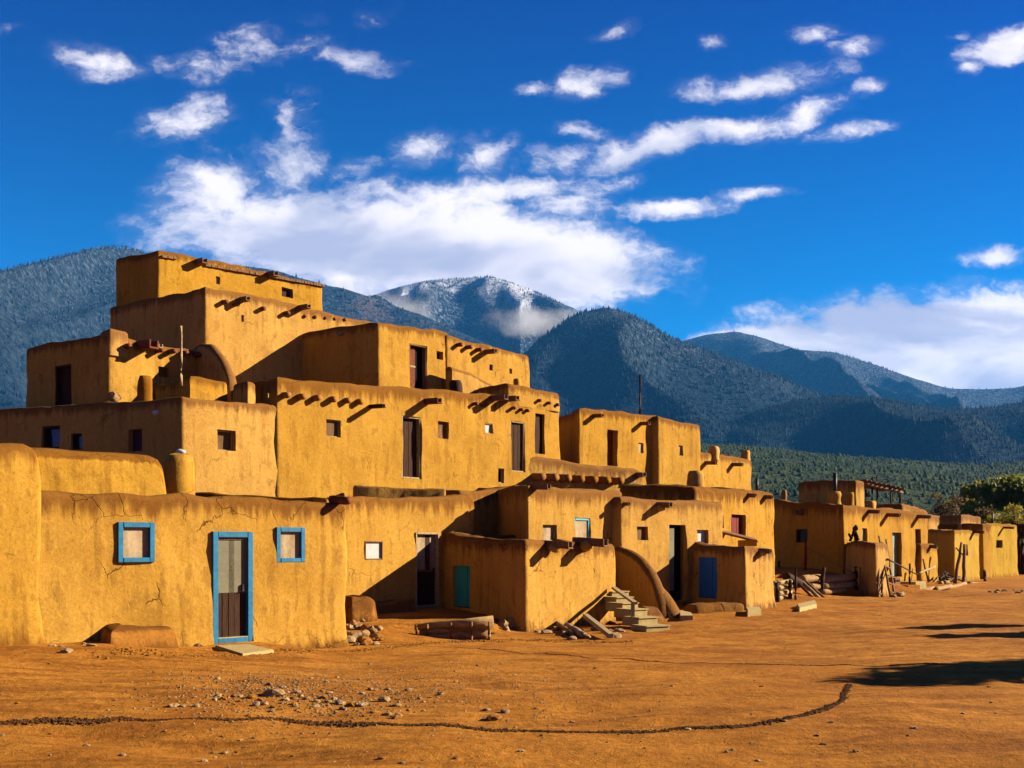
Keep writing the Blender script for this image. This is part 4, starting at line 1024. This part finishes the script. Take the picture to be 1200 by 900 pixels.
# lean-to roof over the deep blue door room
lt = empty('plank_canopy', (*Wp(862,33),1.6)); tag(lt, 'slanting plank canopy below the dark red doorway', 'canopy')
a = P3(844,625,33.3); b = P3(888,636,32.4); bm = bmesh.new(); bx(bm, a, b-a, Vector((.1,.9,.1)), Vector((0,0,.07))); obj('board', bm, 'wood', lt)
bm = bmesh.new(); bx(bm, P3(866,641,32.6), P3(887,640,32.3)-P3(866,641,32.6), Vector((.1,.6,0)), Vector((0,0,.22))); obj('sill_block', bm, 'adobe', lt)
# rooftop odds on the left terrace
rf = 'objects left on the left terrace roof'
p = P3(176,472,24.75); bm = bmesh.new(); bx(bm, p, Vector((.75,-.05,.05)), Vector((.2,.4,0)), Vector((0,0,.05))); tag(obj('plank', bm, 'wood_pale'), 'pale plank resting on the edge of the left terrace roof', 'plank')
p = P3(129,471,25.2); bm = bmesh.new(); rock_bm(bm, p+Vector((.05,.1,.12)), .15, 11, 1.0); tag(obj('stone', bm, 'stone', None, True), 'pale rough stone heap on the edge of the left terrace roof', 'stone')
p = P3(182,484,24.3); bm = bmesh.new(); rock_bm(bm, p+Vector((0,.05,0)), .12, 12, .7); tag(obj('stone', bm, 'white', None, True), 'small white lump on the shaded wall top below the pale plank', 'stone')

# ------------------------------------------------------------ trees
def leaf_mat(name, c1, c2):
    m, t, b, P = newmat(name, .7)
    b.inputs['Specular IOR Level'].default_value = .2
    n = t.noise(P, 1.3, 4); n2_ = t.noise(P, 14, 2)
    col = t.mix(t.mapr(t.math('ADD', t.math('MULTIPLY', n, .6), t.math('MULTIPLY', n2_, .4)), .38, .62), rgb(c1), rgb(c2)); t.l.new(col, b.inputs['Base Color'])
    tl = t.add('ShaderNodeBsdfTranslucent'); t.l.new(col, tl.inputs[0]); mx = t.add('ShaderNodeMixShader'); mx.inputs[0].default_value = .38
    t.l.new(b.outputs[0], mx.inputs[1]); t.l.new(tl.outputs[0], mx.inputs[2]); o = [q for q in t.n if q.type == 'OUTPUT_MATERIAL'][0]; t.l.new(mx.outputs[0], o.inputs[0])
    return m
M['leaf_green'] = leaf_mat('green_leaves', (0.07,0.10,0.014), (0.22,0.23,0.025))
M['leaf_yellow'] = leaf_mat('autumn_leaves', (0.16,0.16,0.02), (0.48,0.36,0.03))
M['leaf_brown'] = leaf_mat('dry_brush_leaves', (0.075,0.04,0.016), (0.14,0.09,0.028))
def crown_mesh(name, lobes, n, size, mat, parent, seed):
    rs = np.random.RandomState(seed); V = []
    w_ = np.array([l[3]**2 for l in lobes]); w_ = w_/w_.sum(); ix = rs.choice(len(lobes), n, p=w_)
    L = np.array(lobes)[ix]
    d = rs.randn(n, 3); d /= np.linalg.norm(d, axis=1)[:, None]; rad = (rs.rand(n)**.33)*(1 + .25*rs.randn(n)*.5)
    c = L[:, :3] + d*(L[:, 3]*rad)[:, None]*np.array([1,1,.75])
    a = rs.randn(n, 3); a /= np.linalg.norm(a, axis=1)[:, None]; b = np.cross(a, rs.randn(n, 3)); b /= np.linalg.norm(b, axis=1)[:, None]
    s = size*(.6+.8*rs.rand(n))[:, None]
    co = np.stack([c-a*s, c+b*s*.6, c+a*s, c-b*s*.6], 1).reshape(-1, 3).astype(np.float32)
    me = bpy.data.meshes.new(name); me.vertices.add(4*n); me.vertices.foreach_set('co', co.ravel()); me.loops.add(4*n); me.loops.foreach_set('vertex_index', np.arange(4*n, dtype=np.int32))
    me.polygons.add(n); me.polygons.foreach_set('loop_start', (np.arange(n)*4).astype(np.int32)); me.update(calc_edges=True)
    return link(name, me, mat, parent)
def tree(x, y, h, rad, mat, label, n=9000, size=.16, seed=1, zlo=.25, group='trees beyond the houses', name='tree', cat='tree'):
    rng = random.Random(seed); g = gz(x, y); r_ = empty(name, (x, y, g)); tag(r_, label, cat, group)
    lobes = []; bm = bmesh.new()
    tube(bm, [(x,y,g-.3),(x+.1*rad,y,g+h*.3),(x,y+.1*rad,g+h*.7)], [h*.04,h*.03,h*.012], 9, 0)
    for i in range(15):
        a = rng.uniform(0, 6.28); q = rng.uniform(.15, .8)*rad; z = g+h*rng.uniform(zlo, .86); zf = (z-g)/h
        if zf > .65: q *= .6
        p = Vector((x+q*math.cos(a), y+q*math.sin(a), z)); lobes.append((p.x, p.y, p.z, rad*rng.uniform(.22,.40)))
        s0 = Vector((x, y, g+h*rng.uniform(.15,.5))); tube(bm, [s0, s0.lerp(p,.5)+Vector((0,0,.1*h*rng.random())), p], [h*.015,h*.010,h*.004], 6)
    obj('trunk', bm, 'bark', r_, True); crown_mesh('crown', lobes, n, size, mat, r_, seed)
p = Wp(1182,100); tree(p.x, p.y, 9.0, 5.4, 'leaf_green', 'largest dark green tree with yellow top behind the rightmost house', 15000, .20, 11)
p = Wp(1205,104); tree(p.x, p.y, 9.2, 4.5, 'leaf_yellow', 'yellow green tree at the right edge behind the largest tree', 9000, .20, 15)
p = Wp(1134,108); tree(p.x, p.y, 9.0, 4.6, 'leaf_green', 'smaller rounded green tree left of the largest tree', 12000, .20, 12)
p = Wp(1136,106); tree(p.x, p.y, 9.8, 2.6, 'leaf_yellow', 'golden topped tree just behind the smaller green tree', 4000, .2, 22)
p = Wp(1160,90); tree(p.x, p.y, 4.8, 3.2, 'leaf_green', 'low dark bush filling the gap between the two green trees', 7000, .18, 13)
p = Wp(1222,95); tree(p.x, p.y, 8.0, 4.0, 'leaf_green', 'green tree mostly cut off by the right edge', 8000, .2, 14)
bushes = [(1086,88,3.2,1.7,'leaf_brown'),(1108,86,4.4,2.0,'leaf_brown'),(1100,98,3.4,1.8,'leaf_yellow'),(1152,84,3.4,1.7,'leaf_brown'),(1170,82,3.2,1.6,'leaf_yellow'),(1188,80,3.4,1.7,'leaf_yellow'),(1200,84,3.2,1.7,'leaf_brown'),(1070,110,3.6,2.0,'leaf_yellow'),(1130,86,3.0,1.5,'leaf_brown')]
names_ = ['brown bare bush left of the roof hut','taller brown bare bush behind the roof hut','yellow bush between the brown bushes','brown bush right of the roof hut pipe','yellow bush behind the stove pipe of the rightmost house','yellow autumn bush above the rightmost yellow house','brown bush at the right edge','yellow bush behind the end of the pale green door house','low brown bush in front of the smaller green tree']
for i, (px, Y, h_, r_, m_) in enumerate(bushes):
    p = Wp(px, Y); tree(p.x, p.y, h_*1.65, r_*1.15, m_, names_[i], 2600, .10, 40+i, .3, 'bushes beyond the houses', 'bush', 'bush')
# more brush behind the right houses, between the pueblo and the foothills
mid = [(900,120),(925,135),(950,110),(1045,140),(1060,125),(1085,135),(880,140)]
lbm = ['olive shrub far behind the gap right of the upper tier','olive shrub seen above the log fence house roof, left one','olive shrub behind the dark roof room','shrub seen through the roof shelter','yellowish shrub right of the roof shelter','shrub behind the low parapet hump','leftmost olive shrub behind the upper tier end']
for i, (px, Y) in enumerate(mid):
    p = Wp(px, Y); tree(p.x, p.y, 6.5, 3.4, 'leaf_yellow' if i%2 else 'leaf_brown', lbm[i], 2500, .16, 60+i, .2, 'shrubs behind the village', 'shrub', 'shrub')
# trees out of frame on the right that throw the long shadows over the plaza
tree(14.05, 14.0, 4.6, 1.6, 'leaf_green', 'bushy tree outside the frame on the right, nearest of the three that shade the plaza', 6500, .09, 31, .4, 'trees shading the plaza')
tree(16.6, 21.4, 4.2, 1.0, 'leaf_green', 'slim tree outside the frame on the right, middle of the three that shade the plaza', 5000, .09, 32, .4, 'trees shading the plaza')
tree(17.4, 23.4, 4.2, 0.9, 'leaf_green', 'slim tree outside the frame on the right, farthest of the three that shade the plaza', 5000, .09, 33, .4, 'trees shading the plaza')

# ------------------------------------------------------------ mountains
def mtn_mat(name, dark, mid_, rock, snow_lo, snow_hi, snow_amt):
    m, t, b, P = newmat(name)
    s = t.add('ShaderNodeSeparateXYZ'); t.l.new(P, s.inputs[0])
    big = t.noise(P, .0022, 6, .6, .3); tr = t.noise(P, .05, 3, .7); sp_ = t.noise(t.mapping(P, sc=(1,1,.35)), .09, 4, .75)
    col = t.mix(t.mapr(tr, .4, .6), rgb(dark), rgb(mid_))
    col = t.mix(t.mapr(big, .62, .72, 0, .6), col, rgb(rock))
    alt = t.math('ADD', s.outputs[2], t.math('MULTIPLY', t.math('SUBTRACT', big, .5), 500))
    sn = t.math('MULTIPLY', t.mapr(alt, snow_lo, snow_hi), t.mapr(sp_, .50, .64)); sn = t.math('MULTIPLY', sn, snow_amt)
    gul = t.noise(t.mapping(P, sc=(1,.35,.25)), .006, 5, .6, .4)
    cap = t.math('MULTIPLY', t.mapr(t.math('ADD', s.outputs[2], t.math('MULTIPLY', t.math('SUBTRACT', gul, .5), 1100)), 1120, 1260), 1.0 if 'capped' in name else 0.0); sn = t.math('MAXIMUM', sn, cap)
    col = t.mix(sn, col, t.mix(cap, rgb((0.17,0.20,0.26)), rgb((0.36,0.38,0.44)))); t.l.new(col, b.inputs['Base Color'])
    bump(t, b, t.math('ADD', t.math('MULTIPLY', tr, 1.0), t.math('MULTIPLY', sp_, .8)), .9, 9)
    return m
M['mt_far'] = mtn_mat('far_forest_slope', (0.003,0.010,0.018), (0.010,0.020,0.031), (0.04,0.035,0.038), 350, 1000, .8)
M['mt_mid'] = mtn_mat('forest_slope', (0.002,0.009,0.015), (0.009,0.020,0.028), (0.045,0.038,0.036), 350, 850, .7)
M['mt_left'] = mtn_mat('frosted_forest_slope', (0.004,0.010,0.015), (0.015,0.024,0.033), (0.12,0.08,0.065), 350, 1200, .45)
M['mt_low'] = mtn_mat('foothill_slope', (0.016,0.030,0.013), (0.040,0.052,0.018), (0.08,0.06,0.04), 3000, 4000, .0)
M['mt_peak'] = mtn_mat('snow_capped_far_slope', (0.003,0.010,0.018), (0.010,0.020,0.031), (0.04,0.035,0.038), 350, 1000, .8)
def spline(pts, X):
    xs_ = [p[0] for p in pts]; ys_ = [p[1] for p in pts]
    y = np.interp(X, xs_, ys_); k = np.ones(9)/9
    return y
HF = {}
def mountain(name, ridge, D, depth, mat, seed, nx=420, ny=130, amp=.42, spur=620, z0=-15, jag=0.006, shape=1.30, label=None):
    px = np.linspace(ridge[0][0], ridge[-1][0], nx); py = spline(ridge, px); py = np.convolve(np.pad(py, 3, 'edge'), np.ones(7)/7, 'valid')
    X1 = (px-600)/F*D; H = CAMZ+(HZ-py)/F*D
    V = np.concatenate([np.linspace(0, 1, ny), np.linspace(1.02, 1.7, 24)])
    XX = np.repeat(X1[None, :], len(V), 0); VV = np.repeat(V[:, None], nx, 1); YY = D-depth*(1-VV)
    HH = np.repeat(H[None, :], len(V), 0)
    vv = np.clip(VV, 0, 1); base = vv**shape
    back = np.clip(VV-1, 0, 1)
    wx = XX + 260*vnoise(XX, YY, 900, seed+5)
    rid = 1-np.abs(vnoise(wx, YY*.35, spur, seed))*4.0
    rid2 = 1-np.abs(vnoise(wx, YY*.5, spur*.38, seed+1))*4.0
    env = (vv*(1-vv))**.8*2.6
    ZZ = HH*base + HH*amp*env*(rid*.75+rid2*.4-.4) + HH*.05*env*vnoise(XX, YY, 90, seed+3)
    ZZ = ZZ - back*HH*1.1 + z0*(1-vv)
    ZZ += HH*jag*vnoise(XX, YY, 60, seed+7)
    # keep the slope from rising above its own ridge line
    ratio = np.interp(600+F*XX/YY, px, (H-CAMZ)/D); ZZ = np.where(VV < 1, np.minimum(ZZ, CAMZ+ratio*YY*(.997)), ZZ)
    o = grid_mesh(name, XX, YY, ZZ, mat); tag(o, label, None, None, 'structure')
    HF[label or name] = (XX, YY, ZZ, VV)
    return XX, YY, ZZ
mA = mountain('mountain', [(-500,360),(-300,335),(-100,332),(-40,324),(0,318),(40,309),(80,299),(120,290),(150,290),(180,298),(250,308),(315,316),(378,332),(430,346),(500,372),(600,415),(700,470),(800,520),(900,560)], 3900, 2700, 'mt_left', 21)
mB = mountain('mountain', [(250,430),(330,380),(400,355),(430,347),(470,336),(500,329),(535,326),(575,324),(600,331),(640,347),(675,363),(740,395),(830,440),(950,500)], 4900, 2600, 'mt_peak', 33, amp=.36)
mC = mountain('mountain', [(430,560),(520,490),(590,440),(640,392),(675,367),(710,360),(740,367),(780,392),(830,411),(900,437),(960,462),(1030,488),(1100,510),(1200,535),(1300,560)], 3300, 1700, 'mt_mid', 45)
mD = mountain('mountain', [(640,470),(720,430),(780,405),(830,392),(865,388),(900,398),(935,410),(975,412),(1010,422),(1060,440),(1110,455),(1150,456),(1185,455),(1230,446),(1320,430),(1500,410),(1700,400)], 5900, 3200, 'mt_far', 57, amp=.22, spur=900, shape=1.15)
mE = mountain('mountain', [(720,600),(790,540),(830,505),(880,484),(930,470),(975,464),(1040,470),(1100,480),(1160,478),(1230,465),(1400,450),(1600,450)], 2700, 1500, 'mt_mid', 63, amp=.30)
mF = mountain('foothill', [(-900,560),(-300,550),(300,545),(600,530),(760,520),(840,520),(900,524),(960,532),(1020,536),(1080,540),(1150,545),(1230,538),(1400,530),(1800,530)], 1250, 950, 'mt_low', 71, nx=520, amp=.10, spur=240, z0=-4)

# conifers on the slopes, one stuff object per slope
def forest(name, surf, n, hmin, hmax, seed, mat, label, pxr=(-30,1230), wr=.26):
    XX, YY, ZZ = surf; rs = np.random.RandomState(seed); h_, w_ = XX.shape
    i = rs.rand(n)*(h_-2); j = rs.rand(n)*(w_-2)
    i = np.minimum(i, h_-26 + 8*rs.rand(n)) if False else i*((h_-18)/(h_-2))
    i0 = i.astype(int); j0 = j.astype(int); fi = i-i0; fj = j-j0
    def smp(A): return (A[i0,j0]*(1-fi)*(1-fj)+A[i0+1,j0]*fi*(1-fj)+A[i0,j0+1]*(1-fi)*fj+A[i0+1,j0+1]*fi*fj)
    x, y, z = smp(XX), smp(YY), smp(ZZ); px = 600+F*x/y; k = (px > pxr[0]) & (px < pxr[1]) & (z > -5) & (vnoise(x, y, 55 if hmax < 5 else 170, seed+60)*.7 + vnoise(x, y, 16 if hmax < 5 else 60, seed+80)*.5 + .62 > rs.rand(n)); x, y, z = x[k], y[k], z[k]; n = len(x)
    hh = hmin+(hmax*1.35-hmin)*rs.rand(n)**2.2; r = hh*wr
    a = rs.rand(n)*6.28; V = np.zeros((n, 5, 3), np.float32)
    for q in range(4): V[:, q, 0] = x+r*np.cos(a+q*math.pi/2); V[:, q, 1] = y+r*np.sin(a+q*math.pi/2); V[:, q, 2] = z-1
    V[:, 4, 0] = x; V[:, 4, 1] = y; V[:, 4, 2] = z+hh
    o = (np.arange(n)*5)[:, None, None]; T = (o+np.array([[0,1,4],[1,2,4],[2,3,4],[3,0,4]])[None]).reshape(-1, 3).astype(np.int32)
    me = bpy.data.meshes.new(name); me.vertices.add(5*n); me.vertices.foreach_set('co', V.ravel()); me.loops.add(T.size); me.loops.foreach_set('vertex_index', T.ravel())
    me.polygons.add(len(T)); me.polygons.foreach_set('loop_start', (np.arange(len(T))*3).astype(np.int32)); me.update(calc_edges=True)
    tag(link(name, me, mat), label, 'forest', None, 'stuff')
def conifer_mat(name, c1, c2, snow_lo, snow_hi, amt):
    m, t, b, P = newmat(name, .9); s = t.add('ShaderNodeSeparateXYZ'); t.l.new(P, s.inputs[0])
    n = t.noise(P, .06, 3, .7); n2_ = t.noise(P, .004, 4, .6)
    col = t.mix(t.mapr(n, .4, .6), rgb(c1), rgb(c2))
    alt = t.math('ADD', s.outputs[2], t.math('MULTIPLY', t.math('SUBTRACT', n2_, .5), 700))
    n4 = t.noise(P, .13, 2, .6)
    sn = t.math('MULTIPLY', t.math('MULTIPLY', t.mapr(alt, snow_lo, snow_hi), t.mapr(n4, .50, .60)), amt)
    t.l.new(t.mix(sn, col, rgb((0.16,0.19,0.25))), b.inputs['Base Color']); return m
M['con_frost'] = conifer_mat('frosted_conifers', (0.003,0.009,0.015), (0.010,0.020,0.030), 450, 1300, .6)
M['con_mid'] = conifer_mat('conifers', (0.003,0.009,0.013), (0.010,0.021,0.024), 450, 1200, .5)
M['con_low'] = conifer_mat('foothill_trees', (0.014,0.030,0.012), (0.045,0.062,0.018), 3000, 4000, 0)
forest('forest', mA, 60000, 6, 14, 1, 'con_frost', 'frosted conifer forest on the left mountain')
forest('forest', mB, 30000, 6, 11, 2, 'con_frost', 'snow dusted conifer forest on the highest middle mountain')
forest('forest', mC, 55000, 6, 13, 3, 'con_mid', 'dark conifer forest on the near middle mountain')
forest('forest', mD, 30000, 7, 13, 4, 'con_mid', 'conifer forest on the far right mountain')
forest('forest', mE, 55000, 5, 10, 5, 'con_mid', 'conifer forest on the low right mountain spur')
forest('forest', mF, 120000, 1.3, 3.2, 6, 'con_low', 'green tree cover on the foothill behind the village', wr=.75)

# ------------------------------------------------------------ haze
def haze():
    bm = bmesh.new(); bx(bm, Vector((-7400,-1000,-60)), Vector((14800,0,0)), Vector((0,9600,0)), Vector((0,0,1480)))
    m = bpy.data.materials.new('air'); m.use_nodes = True; m.node_tree.nodes.clear(); t = NT(m.node_tree)
    v_ = t.add('ShaderNodeVolumePrincipled'); v_.inputs['Color'].default_value = (0.06,0.38,1.0,1); v_.inputs['Density'].default_value = 0.000034; v_.inputs['Anisotropy'].default_value = 0.0
    o = t.add('ShaderNodeOutputMaterial'); t.l.new(v_.outputs[0], o.inputs['Volume'])
    M['air'] = m; tag(obj('haze', bm, 'air'), 'thin blue air between the village and the mountains', 'haze', None, 'stuff')
def mist(px, py, Y, sx, sy, sz, dens, seed, label):
    bm = bmesh.new(); bmesh.ops.create_icosphere(bm, subdivisions=4, radius=1)
    for v_ in bm.verts: k = 1+.35*mn.noise(v_.co*1.3+Vector((seed,0,0))); v_.co = Vector((v_.co.x*sx*k, v_.co.y*sy*k, v_.co.z*sz*k))
    m = bpy.data.materials.new('cloud_vapour'); m.use_nodes = True; m.node_tree.nodes.clear(); t = NT(m.node_tree)
    tc_ = t.add('ShaderNodeTexCoord'); ob = tc_.outputs['Object']; nz = t.noise(t.mapping(ob, loc=(seed*100,0,0)), .006, 6, .62, .3)
    sc_ = t.add('ShaderNodeVectorMath', operation='DIVIDE'); t.l.new(ob, sc_.inputs[0]); sc_.inputs[1].default_value = (sx, sy, sz)
    ln = t.add('ShaderNodeVectorMath', operation='LENGTH'); t.l.new(sc_.outputs[0], ln.inputs[0])
    fall = t.mapr(ln.outputs['Value'], .1, 1.0, 1, 0)
    d = t.mapr(t.math('ADD', nz, t.math('MULTIPLY', fall, .35)), .58, .95, 0, dens)
    v_ = t.add('ShaderNodeVolumePrincipled'); v_.inputs['Color'].default_value = (.93,.93,.96,1); t.l.new(d, v_.inputs['Density']); v_.inputs['Anisotropy'].default_value = .1
    o = t.add('ShaderNodeOutputMaterial'); t.l.new(v_.outputs[0], o.inputs['Volume'])
    ob_ = obj('mist', bm, m); p = Wp(px, Y); ob_.location = (p.x, p.y, zz(py, Y)); tag(ob_, label, 'mist', None, 'stuff')
mist(632, 380, 4050, 290, 240, 60, .0042, 3, 'thin mist drifting in front of the highest middle mountain')
mist(462, 362, 4300, 190, 220, 110, .0035, 8, 'thin mist left of the highest middle mountain')
mist(400, 345, 4500, 300, 250, 90, .006, 14, 'low cloud hanging on the ridge behind the topmost adobe block')
import os
if not os.environ.get('NOHAZE'): haze()
